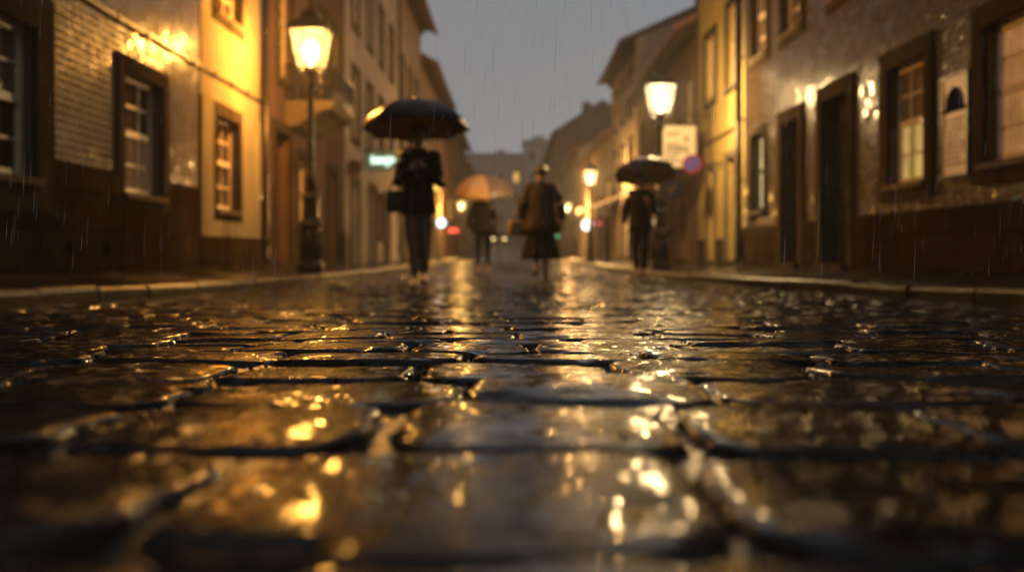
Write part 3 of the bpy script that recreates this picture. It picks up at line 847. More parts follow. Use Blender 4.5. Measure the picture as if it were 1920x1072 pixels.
def lamps():
    street_lamp(-2.93, 14.5, 'tall iron street lamp with an amber lantern beside the balcony on the left pavement', M['am_glass'], M['am_bulb'], 2300, (1, .48, .10))
    street_lamp(2.70, 18.1, 'iron street lamp with a bright white lantern behind the black umbrella on the right', M['wh_glass'], M['wh_bulb'], 2100, (1, .74, .42), k=.95)
    street_lamp(2.83, 36.0, 'small warm white street lamp right of the woman in the coat', M['far_glass'], M['far_bulb'], 3600, (1, .66, .30), k=.93)
    street_lamp(3.05, 55.0, 'far round-looking amber street lamp by the woman\'s right arm', M['far_glass'], M['far_bulb'], 3600, (1, .55, .2), k=.85)
    street_lamp(-2.8, 55.0, 'far yellow street lamp left of the person under the tan umbrella', M['ye_glass'], M['far_bulb'], 3600, (1, .58, .16), k=.88)

def disc_sign(name, label, cat, x, d, z, r, mats, wall_side, W, style):
    t = thing(name, label, cat, (x, d, zc(z)))
    def disc(mb, rr, y0, y1, mi=0, n=40):
        vs = [(rr * math.cos(2 * math.pi * k / n), y, rr * math.sin(2 * math.pi * k / n)) for y in (y0, y1) for k in range(n)]
        mb.add(vs, [tuple(range(n)), tuple(range(2 * n - 1, n - 1, -1))] + [(k, n + k, n + (k + 1) % n, (k + 1) % n) for k in range(n)], False, mi)
    p = MB(); disc(p, r, -.012, .012); pl = p.build('plate', mats[0], t)
    f = MB(); disc(f, r * .76, -.016, -.0125); f.build('field', mats[1], pl)
    if style == 'slash':
        s = MB(); w = r * .09; L = r * .76
        a = R(-45); ca, sa = math.cos(a), math.sin(a)
        q = [(-L, -w), (L, -w), (L, w), (-L, w)]
        vs = [(u * ca - v * sa, y, u * sa + v * ca) for y in (-.020, -.0165) for u, v in q]
        s.add(vs, [(0, 1, 2, 3), (7, 6, 5, 4), (0, 4, 5, 1), (1, 5, 6, 2), (2, 6, 7, 3), (3, 7, 4, 0)]); s.build('slash', mats[0], pl)
    b = MB(); xw = wall_side * W - x
    b.tube([(0, .03, 0), (xw, .03, 0)], .014, 8); b.tube([(0, .03, -r * .6), (0, .03, r * .6)], .014, 8); b.box(xw - .01, xw + .01, -.03, .09, -.08, .08)
    b.build('bracket', M['iron'], t)
    return t

def signs():
    red = simple('worn_red_sign', (.10, .006, .004), .6, 0, .2); blue = simple('worn_blue_sign', (.02, .035, .17), .6, 0, .2); dull(red, .05); dull(blue, .05)
    dred = simple('dirty_red_sign', (.13, .02, .014), .4, 0, .3); dred2 = simple('dark_sign_face', (.05, .014, .012), .45, 0, .3)
    disc_sign('no_parking_sign', 'round blue no parking sign with red ring and slash under the white notice board', 'road sign', 3.62, 20.0, 1.745, .195, (red, blue), 1, WR, 'slash')
    disc_sign('round_sign', 'dark red round sign on the left wall below the glowing shop sign', 'sign', -3.84, 24.2, 2.03, .20, (dred, dred2), -1, WL, 'plain')
    # blue square sign
    t = thing('blue_sign', 'small square blue sign right of the umbrella held on the right', 'road sign', (3.76, 23.5, zc(1.44)))
    p = MB(); p.box(-.23, .23, -.012, .012, -.2, .2); pl = p.build('plate', simple('blue_plate', (.03, .06, .19), .45, 0, .2), t)
    s = MB(); s.tube([(-.04, -.02, -.12), (-.04, -.02, .12), (.06, -.02, .12), (.1, -.02, .06), (.06, -.02, 0), (-.04, -.02, 0)], .018, 6); s.build('letter', M['sash_white'], pl)
    b = MB(); b.tube([(.2, .03, .1), (.46, .03, .1)], .014, 6); b.tube([(.2, .03, -.1), (.46, .03, -.1)], .014, 6); b.tube([(.1, .03, -.15), (.1, .03, .15)], .014, 6); b.tube([(.1, .03, .1), (.25, .03, .1)], .013, 6); b.build('bracket', M['iron'], t)
    # hanging notice board on a scrolled bracket
    t = thing('notice_sign', 'cream rectangular board with dark text hanging from a scrolled bracket on the yellow house', 'sign', (3.5, 21.0, zc(2.2)))
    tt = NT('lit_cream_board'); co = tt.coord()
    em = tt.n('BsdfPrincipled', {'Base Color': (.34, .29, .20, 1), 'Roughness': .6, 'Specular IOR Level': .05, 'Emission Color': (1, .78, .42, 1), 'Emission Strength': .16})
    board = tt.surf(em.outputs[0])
    p = MB(); p.box(-.37, .37, -.05, .05, -.43, .43); pl = p.build('board', board, t)
    f = MB()
    for a in ((-.39, .39, -.06, .06, .43, .455), (-.39, .39, -.06, .06, -.455, -.43), (-.39, -.37, -.06, .06, -.43, .43), (.37, .39, -.06, .06, -.43, .43)): f.box(*a)
    f.build('frame', M['iron'], t)
    tx = MB(); ink = dull(simple('dark_sign_ink', (.008, .006, .004), .6), 0.0)
    for z, a, b, h in ((.29, -.25, .02, .028), (.22, -.25, -.02, .018), (.06, -.26, .02, .024), (-.015, -.26, .19, .040), (-.085, -.26, .05, .026), (-.16, -.26, .00, .024), (-.24, -.26, -.02, .024), (-.32, -.26, .10, .026)):
        x = a
        while x < b:
            w = random.uniform(.018, .05); tx.box(x, min(x + w, b), -.056, -.0505, z - h * .62, z + h * .62); x += w + .010
    tx.build('lettering', ink, pl); tx = MB()
    tx.ellipsoid((.165, -.052, .17), .032, .006, .05, 10, 6); tx.box(.125, .205, -.056, -.0505, .10, .115)
    tx.build('symbol', ink, pl); tx = MB()
    tx.tube([(-.02, -.053, -.17), (.04, -.053, -.13), (.02, -.053, -.06), (.10, -.053, -.10)], .014, 5); tx.ellipsoid((.17, -.052, -.09), .04, .006, .035, 10, 6)
    tx.build('symbol', ink, pl)
    b = MB(); b.tube([(-.42, 0, .68), (.70, 0, .68)], .018, 8); b.tube([(.69, 0, -.3), (.69, 0, 1.1)], .02, 8)
    for q in (-.3, .3): b.tube([(q, 0, .45), (q, 0, .68)], .008, 6)
    for (cx, cz, r0, turns) in ((.52, .50, .13, 1.6), (.55, .26, .10, 1.5), (.58, .86, .10, 1.5), (.60, .06, .07, 1.4), (.42, .80, .06, 1.4)):
        b.tube([(cx + r0 * (1 - k / 30) * math.cos(k / 30 * turns * 2 * math.pi), 0, cz + r0 * (1 - k / 30) * math.sin(k / 30 * turns * 2 * math.pi)) for k in range(27)], .010, 5)
    b.build('bracket', M['iron'], t)
    # glowing shop sign on the left
    t = thing('shop_sign', 'pale green glowing shop sign sticking out from the left wall', 'shop sign', (-3.58, 27.7, zc(2.51)))
    p = MB(); p.box(-.42, .42, -.06, .06, -.28, .28); p.build('box', simple('sign_box_green', (.22, .36, .28), .35), t)
    neon = emit('mint_neon', (.72, 1.0, .82), 2.0)
    for k, (xx, hh, dz) in enumerate(((-.30, .17, .02), (-.21, .12, .0), (-.10, .12, .0), (.01, .12, .0), (.12, .16, -.02), (.25, .13, 0))):
        l = MB()
        if k == 0: l.tube([(xx, -.075, -.09), (xx, -.075, .14)], .026, 8)
        elif k in (4, 5): l.tube([(xx + .055 * math.cos(q), -.075, .02 + .065 * math.sin(q)) for q in np.linspace(0, 2 * math.pi, 16)], .024, 8); 
        else: l.tube([(xx - .03, -.075, -.08), (xx - .03, -.075, .06), (xx, -.075, .085), (xx + .035, -.075, .06), (xx + .035, -.075, -.08)], .024, 8)
        if k == 4: l.tube([(xx + .055, -.075, .05), (xx + .055, -.075, -.12), (xx, -.075, -.15), (xx - .05, -.075, -.13)], .022, 8)
        l.build('letter', neon, t)
    b = MB(); b.tube([(-.42, 0, .2), (-.40, 0, .34), (.3, 0, .34)], .014, 6); b.tube([(-.45, 0, .34), (.3, 0, .34)], .012, 6)
    for q in (-.25, .25): b.tube([(q, 0, .27), (q, 0, .345)], .01, 6)
    b.build('bracket', M['iron'], t)
    # poster panel on the right wall
    d0, d1 = 9.1, 9.66; t = thing('notice_board', 'tall pale notice panel with a dark blue emblem on the tiled wall between two windows', 'notice board', (WR, (d0 + d1) / 2, zc(1.15)))
    p = MB(); p.box(-.03, .01, -.27, .27, -.43, .50); pl = p.build('panel', dull(simple('faded_panel_paper', (.72, .56, .40), .5, 0, .12, 14), .1), t)
    e = MB(); pts = [(-.0365, .19 * math.cos(a), .20 + .20 * math.sin(a)) for a in np.linspace(0, math.pi, 20)]
    e.add(pts + [(-.031, q[1], q[2]) for q in pts], [tuple(range(20)), tuple(range(39, 19, -1))] + [(k, 20 + k, 20 + (k + 1) % 20, (k + 1) % 20) for k in range(20)])
    e.box(-.037, -.031, -.25, .25, .165, .199); e.build('emblem', dull(simple('dark_navy_print', (.010, .012, .040), .6), 0.0), pl)
    tx = MB()
    for k in range(9):
        y = .19
        z = .09 - k * .052
        while y > -.18 + (.1 if k % 4 == 3 else 0):
            w = random.uniform(.02, .07); tx.box(-.034, -.0305, y - w, y, z - .007, z + .007); y -= w + .016
    tx.build('lettering', dull(simple('faded_print', (.14, .10, .07), .6), 0.0), pl); tx = MB()
    tx.ellipsoid((-.031, .10, -.12), .004, .04, .03, 10, 6); tx.ellipsoid((-.031, -.17, -.16), .004, .035, .04, 10, 6)
    tx.build('print', simple('faded_print_spot', (.20, .145, .10), .5), pl)
    f = MB()
    for a in ((-.045, .01, -.29, .29, .50, .52), (-.045, .01, -.29, .29, -.45, -.43), (-.045, .01, -.29, -.27, -.43, .50), (-.045, .01, .27, .29, -.43, .50)): f.box(*a)
    f.build('frame', M['pipe'], t)
    # awning
    t = thing('awning', 'pale sloping shop awning on the right beyond the umbrella', 'awning', (WR, 40.5, zc(1.75)))
    a = MB(); n = 12; rings = []
    for k in range(n + 1):
        y = -2.4 + 4.8 * k / n; sag = -.03 * math.sin(math.pi * k)
        rings.append([(.02, y, .38), (-.75, y, .12), (-1.35, y, -.16), (-1.35, y, -.20), (-.75, y, .08), (.02, y, .34)])
    a.rings(rings, True, smooth=False); a.build('canopy', simple('beige_awning_cloth', (.36, .29, .22), .6, 0, .15), t)
    v = MB()
    for k in range(16): v.box(-1.36, -1.345, -2.4 + .3 * k, -2.4 + .3 * k + .27, -.36, -.18)
    v.build('valance', simple('awning_edge_cloth', (.16, .12, .09), .6), t)
    b = MB()
    for y in (-2.2, 2.2): b.tube([(.0, y, -.35), (-1.3, y, -.2)], .018, 6)
    b.build('arm', M['iron'], t)

def glow_disc(name, label, cat, x, d, z, r, col, s, side, shape='round'):
    """a small lit sign or lamp fixed to a wall"""
    W = WR if side > 0 else WL
    t = thing(name, label, cat, (x, d, zc(z)))
    f = MB()
    if shape == 'round':
        f.ellipsoid((0, 0, 0), r, r * .35, r, 20, 12)
    elif shape == 'lantern':
        f.lathe([(r * .5, -r), (r * .9, -r * .2), (r, r * .5), (r * .7, r)], 10)
    else:
        f.box(-r, r, -.05, .05, -r * .42, r * .42)
    f.build('light', emit('glow_' + name + '_%d' % (d * 10), col, s), t)
    c = MB(); xw = side * W - x
    c.lathe([(r * 1.05, r * .98), (r * .6, r * 1.2), (.03, r * 1.35)], 10) if shape == 'lantern' else c.box(-r * .9, r * .9, .06, .10, -r * .5, r * .5)
    c.tube([(0, .08, r * .9 if shape == 'lantern' else 0), (xw, .08, r * .9 if shape == 'lantern' else 0)], .02, 6)
    c.build('bracket', M['iron'], t)
    return t

def small_lights():
    glow_disc('round_lit_sign', 'round bluish white lit sign low on the left beside the man\'s jacket', 'lit sign', -3.2, 45.0, 1.28, .20, (.72, .95, 1), 3.2, -1)
    glow_disc('lit_sign', 'small red lit sign on the left beside the round white sign', 'lit sign', -3.2, 54.0, 1.13, .26, (1, .10, .05), 2.4, -1, 'bar')
    glow_disc('wall_lantern', 'amber wall lantern showing by the man\'s elbow on the left', 'wall lamp', -3.55, 47.2, 3.15, .24, (1, .58, .10), 2.6, -1, 'lantern')
    glow_disc('wall_lantern', 'yellow wall lantern left of the man under the right umbrella', 'wall lamp', 3.85, 33.6, 2.22, .13, (1, .6, .10), 4.0, 1, 'lantern')
    glow_disc('wall_lantern', 'orange wall lantern under the right edge of the right umbrella', 'wall lamp', 3.9, 26.1, 1.66, .11, (1, .48, .15), 2.2, 1, 'lantern')
    glow_disc('wall_lantern', 'far orange wall lantern above the round white sign on the right', 'wall lamp', 3.9, 56.5, 2.2, .26, (1, .50, .12), 5.0, 1, 'lantern')
    glow_disc('round_lit_sign', 'round white lit sign under the end of the awning on the right', 'lit sign', 3.55, 47.0, 1.24, .26, (1, .93, .86), 3.2, 1)
    glow_disc('lit_sign', 'dim red lit sign under the awning on the right', 'lit sign', 3.7, 42.5, 1.18, .14, (1, .12, .12), .9, 1, 'bar')
    glow_disc('wall_lantern', 'dim white glint built as a small lantern low on the right of the umbrella man', 'wall lamp', 3.95, 27.3, .78, .07, (1, .8, .55), 1.6, 1, 'lantern')  # a small white glint, given the shape of a glowing lantern
    glow_disc('lit_sign', 'tiny green lit sign beside the woman\'s right hand', 'lit sign', 3.6, 80, 1.2, .22, (.1, 1, .4), .7, 1, 'bar')

def traffic():
    d = 112.0; z = float(G(d)); x = -1.45
    t = thing('car', 'distant car with two yellow headlights coming down the far end of the street', 'car', (x, d, z))
    b = MB(); secs = [(-2.0, .62, .35, .70), (-1.9, .80, .30, .82), (-1.0, .86, .28, .92), (-.4, .86, .28, 1.0), (1.3, .86, .28, 1.0), (1.9, .82, .32, .92), (2.05, .7, .4, .8)]
    b.rings([[(-w, y, z0), (w, y, z0), (w, y, z1 - .12), (w * .9, y, z1), (-w * .9, y, z1), (-w, y, z1 - .12)] for y, w, z0, z1 in secs], True)
    b.build('body', simple('dark_car_paint', (.03, .03, .035), .25, .3), t)
    c = MB(); c.rings([[(-w, y, .9), (w, y, .9), (w * .82, y2, z1), (-w * .82, y2, z1)] for y, y2, w, z1 in ((-.95, -.3, .8, 1.42), (-.5, -.1, .82, 1.47), (1.0, .8, .82, 1.47), (1.7, 1.2, .78, 1.4))], True); c.build('cabin', M['pane'], t)
    for sx in (-.6, .6):
        l = MB(); l.ellipsoid((sx, -1.99, .68), .15, .05, .10, 12, 8); l.build('headlight', emit('headlight', (1, .74, .30), 5.0), t)
    for sx in (-.8, .8):
        for sy in (-1.3, 1.3):
            w = MB(); n = 16; w.rings([[(sx + q, sy + .31 * math.cos(a), .31 + .31 * math.sin(a)) for a in np.linspace(0, 2 * math.pi, n, endpoint=False)] for q in (-.1, .1)], True); w.build('wheel', M['iron'], t)
    def tl(x, d, h, col, label):
        z = float(G(d)); t = thing('traffic_light', label, 'traffic light', (x, d, z))
        p = MB(); p.tube([(0, 0, 0), (0, 0, h)], .05, 8); p.build('post', M['iron'], t)
        hd = MB(); hd.box(-.17, .17, -.12, .12, h - .4, h + .45); hh = hd.build('signal_head', M['iron'], t)
        l = MB(); l.ellipsoid((0, -.13, h - .2 if col[1] > col[0] else h + .25), .12, .04, .12, 12, 8); l.build('lens', emit('signal_' + label[:5], col, 2.2), hh)
    tl(-2.75, 104.0, 2.2, (.15, 1, .4), 'far green traffic light left of the car headlights')
    tl(.9, 100.0, 2.0, (1, .12, .08), 'far red traffic light beside the woman\'s tan bag')  # tail light of a distant car, built as a signal on a post
    # slim bollards and bins by the shopfronts
    for (x, dd, lab) in ((-2.95, 40.5, 'dark iron bollard at the left kerb below the round white sign'), (3.05, 47.5, 'dark iron bollard beyond the awning at the right kerb'), (2.95, 31.0, 'dark iron bollard at the right kerb behind the lamp post')):
        t = thing('bollard', lab, 'bollard', (x, dd, float(G(dd)) + .11), group='iron bollards along the kerbs')
        m = MB(); m.lathe([(.10, 0), (.10, .08), (.075, .12), (.06, .8), (.075, .83), (.075, .88)], 12); m.build('post', M['iron'], t)
        m = MB(); m.ellipsoid((0, 0, .93), .075, .075, .07, 12, 8); m.build('cap', M['iron'], t)


# ------------------------------------------------------------------ people
def skin_mesh(verts, edges, radii, name, mat, parent, sub=2, extra=None, extra_mats=()):
    me = bpy.data.meshes.new(name + '_skeleton'); me.from_pydata(verts, edges, []); me.update()
    ob = bpy.data.objects.new(name + '_skeleton', me); COL.objects.link(ob)
    sk = ob.modifiers.new('Skin', 'SKIN'); sk.use_smooth_shade = True; sk.branch_smoothing = .4
    su = ob.modifiers.new('Subdivision', 'SUBSURF'); su.levels = sub; su.render_levels = sub
    ly = me.skin_vertices[0].data
    for i, r in enumerate(radii):
        ly[i].radius = r if isinstance(r, (tuple, list)) else (r, r); ly[i].use_root = (i == 0)
    dg = bpy.context.evaluated_depsgraph_get(); dg.update()
    nm = bpy.data.meshes.new_from_object(ob.evaluated_get(dg))
    bpy.data.objects.remove(ob); bpy.data.meshes.remove(me)
    nm.name = name; nm.materials.clear(); nm.materials.append(mat)
    for m in extra_mats: nm.materials.append(m)
    if extra is not None:
        bm = bmesh.new(); bm.from_mesh(nm)
        vv = [bm.verts.new(p) for p in extra.v]
        for f, mi in zip(extra.f, extra.mi):
            fc = bm.faces.new([vv[i] for i in f]); fc.material_index = mi; fc.smooth = True
        bm.to_mesh(nm); bm.free()
    nm.polygons.foreach_set('use_smooth', [True] * len(nm.polygons))
    o = bpy.data.objects.new(name, nm); COL.objects.link(o); o.parent = parent
    return o

SKIN = simple('skin', (.30, .17, .115), .45, 0, .12, 14, .0008)
EYE = simple('eye', (.02, .015, .012), .15)
LIP = simple('lips', (.22, .075, .06), .4)

def person(loc, rz, label, J, look, k=1.0):
    """J: joints in metres, figure facing -y; look: clothing"""
    t = thing('person', label, 'person', loc, rz); t.scale = (k, k, k)
    V = []; E = []; Rr = []; idx = {}
    def add(nm, p, r, par=None):
        idx[nm] = len(V); V.append(tuple(p)); Rr.append(r)
        if par: E.append((idx[par], idx[nm]))
    lean = J.get('lean', 0)
    add('pelvis', (0, 0, .95), (.135, .10)); add('waist', (0, lean * .3, 1.12), (.125, .09), 'pelvis'); add('chest', (0, lean * .8, 1.34), (.15, .105), 'waist')
    add('neckb', (0, lean, 1.475), (.075, .07), 'chest'); add('neck', (0, lean - .015, 1.545), (.052, .052), 'neckb'); add('jaw', (0, lean - .035, 1.605), (.066, .075), 'neck')
    add('skull', (0, lean - .022, 1.68), (.076, .092), 'jaw'); add('crown', (0, lean - .015, 1.735), (.055, .066), 'skull')
    for s, q in (('l', -1), ('r', 1)):
        add('sh' + s, (q * .165, lean, 1.435), .062, 'chest'); el = J['elbow_' + s]; wr = J['wrist_' + s]
        add('ua' + s, tuple((Vector(V[idx['sh' + s]]) + Vector(el)) / 2), .050, 'sh' + s); add('el' + s, el, .041, 'ua' + s)
        add('fa' + s, tuple((Vector(el) * .6 + Vector(wr) * .4)), .039, 'el' + s); add('wr' + s, wr, .026, 'fa' + s)
        hd = Vector(J['hand_' + s]).normalized(); nrm = Vector(J['palm_' + s]); nrm = (nrm - hd * nrm.dot(hd)).normalized(); sd = hd.cross(nrm).normalized()
        if J.get('flip_' + s): sd = -sd
        w = Vector(wr); add('pm' + s, w + hd * .045, (.030, .022), 'wr' + s)
        curl = J.get('curl_' + s, .5)
        for fi, (off, L) in enumerate(((-.030, .070), (-.010, .078), (.010, .074), (.028, .058))):
            p = w + hd * .088 + sd * off; add('k%d' % fi + s, p, .0105, 'pm' + s); prev = 'k%d' % fi + s; dr = hd.copy(); ang = 0
            for seg, fr in enumerate((.45, .32, .23)):
                ang += curl * (.75 + .12 * fi) * (1.0 if seg else .7)
                dr = hd * math.cos(ang) + nrm * math.sin(ang); p = p + dr * L * fr
                add('f%d%d' % (fi, seg) + s, p, .0088 - seg * .0009, prev); prev = 'f%d%d' % (fi, seg) + s
        p = w + hd * .035 - sd * .032; add('t0' + s, p, .012, 'pm' + s); p = p + (hd * .6 - sd * .6 + nrm * .5).normalized() * .035; add('t1' + s, p, .0105, 't0' + s)
        p = p + (hd * .75 + nrm * .65).normalized() * .03; add('t2' + s, p, .009, 't1' + s)
        add('hp' + s, (q * .088, 0, .90), .085, 'pelvis'); kn = J['knee_' + s]; an = J['ankle_' + s]
        add('th' + s, tuple((Vector((q * .088, 0, .90)) + Vector(kn)) / 2), .074, 'hp' + s); add('kn' + s, kn, .054, 'th' + s)
        add('cf' + s, tuple(Vector(kn) * .65 + Vector(an) * .35), .052, 'kn' + s); add('an' + s, an, .036, 'cf' + s)
        add('to' + s, (an[0] + q * .02, an[1] - .14, max(.03, an[2] - .055)), .028, 'an' + s)
    hx = Vector((0, lean - .03, 1.655)); ex = MB()
    ex.tube([hx + Vector((0, -.085, .028)), hx + Vector((0, -.108, -.008)), hx + Vector((0, -.092, -.02))], [.008, .014, .009], 8)
    for q in (-1, 1):
        ex.ellipsoid(hx + Vector((q * .032, -.082, .025)), .012, .008, .008, 8, 6, mi=1)
        ex.ellipsoid(hx + Vector((q * .080, .01, .01)), .010, .020, .032, 8, 6)
    ex.ellipsoid(hx + Vector((0, -.084, -.047)), .024, .008, .008, 10, 6, mi=2)
    skin_mesh(V, E, Rr, 'body', SKIN, t, 2, ex, (EYE, LIP))
    P = {n: Vector(V[i]) for n, i in idx.items()}
    # hair
    hm = MB(); hc = Vector((0, lean - .008, 1.695)); rings = []
    n = 20
    for j in range(9):
        ph = j / 8 * look.get('hair_len', 2.0); ring = []
        for a_ in range(n):
            a = 2 * math.pi * a_ / n; front = max(0, -math.sin(a))
            ph2 = ph * (1 - .42 * front); rr = 1 + .05 * math.sin(a * 5 + j) * (ph2 > .5)
            ring.append(hc + Vector((.098 * math.sin(ph2) * math.cos(a) * rr, .116 * math.sin(ph2) * math.sin(a) * rr + .008, .105 * math.cos(ph2))))
        rings.append(ring)
    rings[0] = [hc + Vector((.008 * math.cos(2 * math.pi * a_ / n), .008 * math.sin(2 * math.pi * a_ / n), .105)) for a_ in range(n)]
    hm.rings(rings, True); 
    if look.get('bun'): hm.ellipsoid(hc + Vector((0, .10, .035)), .05, .045, .048, 12, 8)
    hm.build('hair', look['hair'], t)
    # trousers / skirt
    if 'trousers' in look:
        v = [(0, 0, .97), (0, .0, .90)]; e = [(0, 1)]; r = [(.155, .118), (.15, .118)]
        for s in 'lr':
            b = len(v); v += [P['hp' + s] + Vector((0, 0, -.06)), P['th' + s], P['kn' + s], P['cf' + s], P['an' + s] + Vector((0, 0, .04))]
            e += [(1, b), (b, b + 1), (b + 1, b + 2), (b + 2, b + 3), (b + 3, b + 4)]; r += [.10, .092, .073, .066, .058]
        skin_mesh([tuple(p) for p in v], e, r, 'trousers', look['trousers'], t, 2)
    if 'skirt' in look:
        sk = MB(); n = 48; rings = []
        for j in range(10):
            f = j / 9; z = 1.0 - f * (1.0 - look['hem']); ring = []
            for a_ in range(n):
                a = 2 * math.pi * a_ / n; fold = 1 + f * (.07 * math.sin(a * 7 + 1) + .04 * math.sin(a * 12))
                ring.append(((.16 + .14 * f) * math.cos(a) * fold, (.12 + .14 * f) * math.sin(a) * fold + look.get('swing', 0) * f, z))
            rings.append(ring)
        sk.rings(rings, True); sk.build('skirt', look['skirt'], t)
    # jacket: torso shell with hem + sleeves, one surface set
    jm = MB(); n = 40; hem = look['jacket_hem']; fl = look.get('flare', .03); rings = []
    bulk = look.get('bulk', 1.0)
    prof = [(hem, .175 + fl, .135 + fl), (hem + .004, .185 + fl, .145 + fl), (hem + .12, .178 + fl * .8, .138 + fl * .8), (1.0, .168 + fl * .6, .130 + fl * .5), (1.14, .163 + fl * .4, .125 + fl * .4), (1.28, .180 + fl * .3, .135 + fl * .2), (1.38, .190, .135), (1.44, .170, .118), (1.485, .115, .095), (1.515, .075, .075)]
    prof = [p_ for i, p_ in enumerate(prof) if i < 3 or p_[0] > prof[2][0] + .02]
    for z, rx, ry in prof:
        f = max(0, (1.2 - z)); ly = lean * max(0, min(1, (z - .95) / .5)); ring = []
        for a_ in range(n):
            a = 2 * math.pi * a_ / n; fold = 1 + f * .06 * math.sin(a * 6 + 2) + .012 * math.sin(a * 9 + z * 40)
            ring.append((rx * bulk * math.cos(a) * fold, ry * bulk * math.sin(a) * fold + ly, z))
        rings.append(ring)
    jm.rings(rings, True)
    for s, q in (('l', -1), ('r', 1)):
        pts = [P['sh' + s] + Vector((-q * .05, 0, .0)), P['sh' + s] + Vector((q * .012, 0, -.005)), P['ua' + s], P['el' + s], P['fa' + s], P['wr' + s] * .9 + P['fa' + s] * .1]
        rr = [.085 * bulk, .085 * bulk, .076 * bulk, .068 * bulk, .062 * bulk, .05 * bulk]
        # round the elbow
        fine = []; fr = []
        for i_ in range(len(pts) - 1):
            for u in (0, .5): fine.append(pts[i_].lerp(pts[i_ + 1], u)); fr.append(rr[i_] * (1 - u) + rr[i_ + 1] * u + random.uniform(-.004, .004))
        fine.append(pts[-1]); fr.append(rr[-1]); jm.tube(fine, fr, 14)
    jm.tube([(.075 * math.cos(a), lean + .082 * math.sin(a) - .01, 1.505 + .02 * math.sin(a)) for a in np.linspace(0, 2 * math.pi, 18)], .024, 8)
    jk = jm.build('jacket', look['jacket'], t)
    # shoes
    for s, q in (('l', -1), ('r', 1)):
        sh = MB(); a = P['an' + s]; z0 = a.z - .085; rings = []
        for y, w, h in ((.065, .028, .05), (.055, .038, .075), (.02, .042, .10), (-.04, .045, .085), (-.10, .05, .06), (-.16, .047, .048), (-.195, .03, .035), (-.205, .012, .02)):
            rings.append([(a.x + q * .01 + w * math.cos(th), a.y + y, z0 + max(0, h * .5 + h * .5 * math.sin(th))) for th in np.linspace(0, 2 * math.pi, 14, endpoint=False)])
        sh.rings(rings, True); sh.build('shoe', look['shoes'], t)
    return t, P, k

def world_pt(loc, rz, k, p):
    return Vector(loc) + Matrix.Rotation(rz, 3, 'Z') @ (Vector(p) * k)

def umbrella(loc_top, hold, label, cloth, r, h, panels=8, tilt=(0, 0), accent=None, name='umbrella'):
    """loc_top: apex; hold: where the hand grips the shaft"""
    top = Vector(loc_top); t = thing(name, label, 'umbrella', hold)
    o = top - Vector(hold)
    axis = o.normalized(); q = Vector((0, 0, 1)).rotation_difference(axis); ln = o.length
    def X(p): return q @ Vector(p)
    c = MB(); na, nr = panels * 6, 9; vs = []; fs = []; ms = []
    for j in range(nr + 1):
        f = j / nr
        for a_ in range(na):
            a = 2 * math.pi * a_ / na + R(11); w = abs(((a_ % 6) / 6) * 2 - 1)        # 1 on a rib, 0 mid-panel
            dip = (1 - w * w)
            rr = r * math.sin(f * 1.45) / math.sin(1.45) * (1 - .075 * dip * f ** 2.2)
            z = ln - h * (1 - math.cos(f * 1.45)) / (1 - math.cos(1.45)) - .018 * dip * math.sin(f * math.pi) + .05 * h * dip * f ** 4
            vs.append(X((rr * math.cos(a), rr * math.sin(a), z)))
    for j in range(nr):
        for a_ in range(na):
            fs.append((j * na + a_, j * na + (a_ + 1) % na, (j + 1) * na + (a_ + 1) % na, (j + 1) * na + a_))
            ms.append((a_ // 6) % panels)
    o_ = len(c.v); c.v.extend([tuple(p) for p in vs])
    for f, m in zip(fs, ms): c.f.append(list(f)); c.sm.append(True); c.mi.append(accent[m] if accent else 0)
    cn = c.build('canopy', cloth, t, fix=False)
    md = cn.modifiers.new('Solidify', 'SOLIDIFY'); md.thickness = .003; md.offset = 0
    s = MB(); s.tube([X((0, 0, -.10)), X((0, 0, ln + .055))], .007, 8); s.build('shaft', M['pipe'], t)
    hd = MB(); hd.tube([X((0, 0, -.02)), X((0, 0, -.14))] + [X((.035 - .035 * math.cos(b), 0, -.14 - .04 * math.sin(b))) for b in np.linspace(0.2, math.pi, 7)], .012, 8); hd.build('handle', M['door_wood'], t)
    rb = MB()
    for k in range(panels):
        a = 2 * math.pi * k / panels + R(11)
        pts = []
        for f in np.linspace(0.02, 1, 8):
            rr = r * math.sin(f * 1.45) / math.sin(1.45); z = ln - h * (1 - math.cos(f * 1.45)) / (1 - math.cos(1.45)) - .008
            pts.append(X((rr * math.cos(a), rr * math.sin(a), z)))
        rb.tube(pts, .0035, 5); rb.tube([X((.01 * math.cos(a), .01 * math.sin(a), ln - h * 1.15)), pts[4]], .003, 5)
    rb.build('ribs', M['pipe'], t)
    return t

def handbag(loc, label, mat, w, h, dp, strap, rz=0.0, name='handbag'):
    t = thing(name, label, 'bag', loc, rz)
    b = MB(); rings = []
    for f in np.linspace(0, 1, 7):
        bul = 1 + .12 * math.sin(f * math.pi) - .10 * f; ring = []
        for a in np.linspace(0, 2 * math.pi, 24, endpoint=False):
            ca, sa = math.cos(a), math.sin(a); ring.append((w / 2 * bul * math.copysign(abs(ca) ** .5, ca), dp / 2 * bul * math.copysign(abs(sa) ** .6, sa), -h + h * f))
        rings.append(ring)
    b.rings(rings, True); b.build('pouch', mat, t)
    s = MB(); s.tube(strap, .011, 8); s.build('strap', mat, t)
    return t

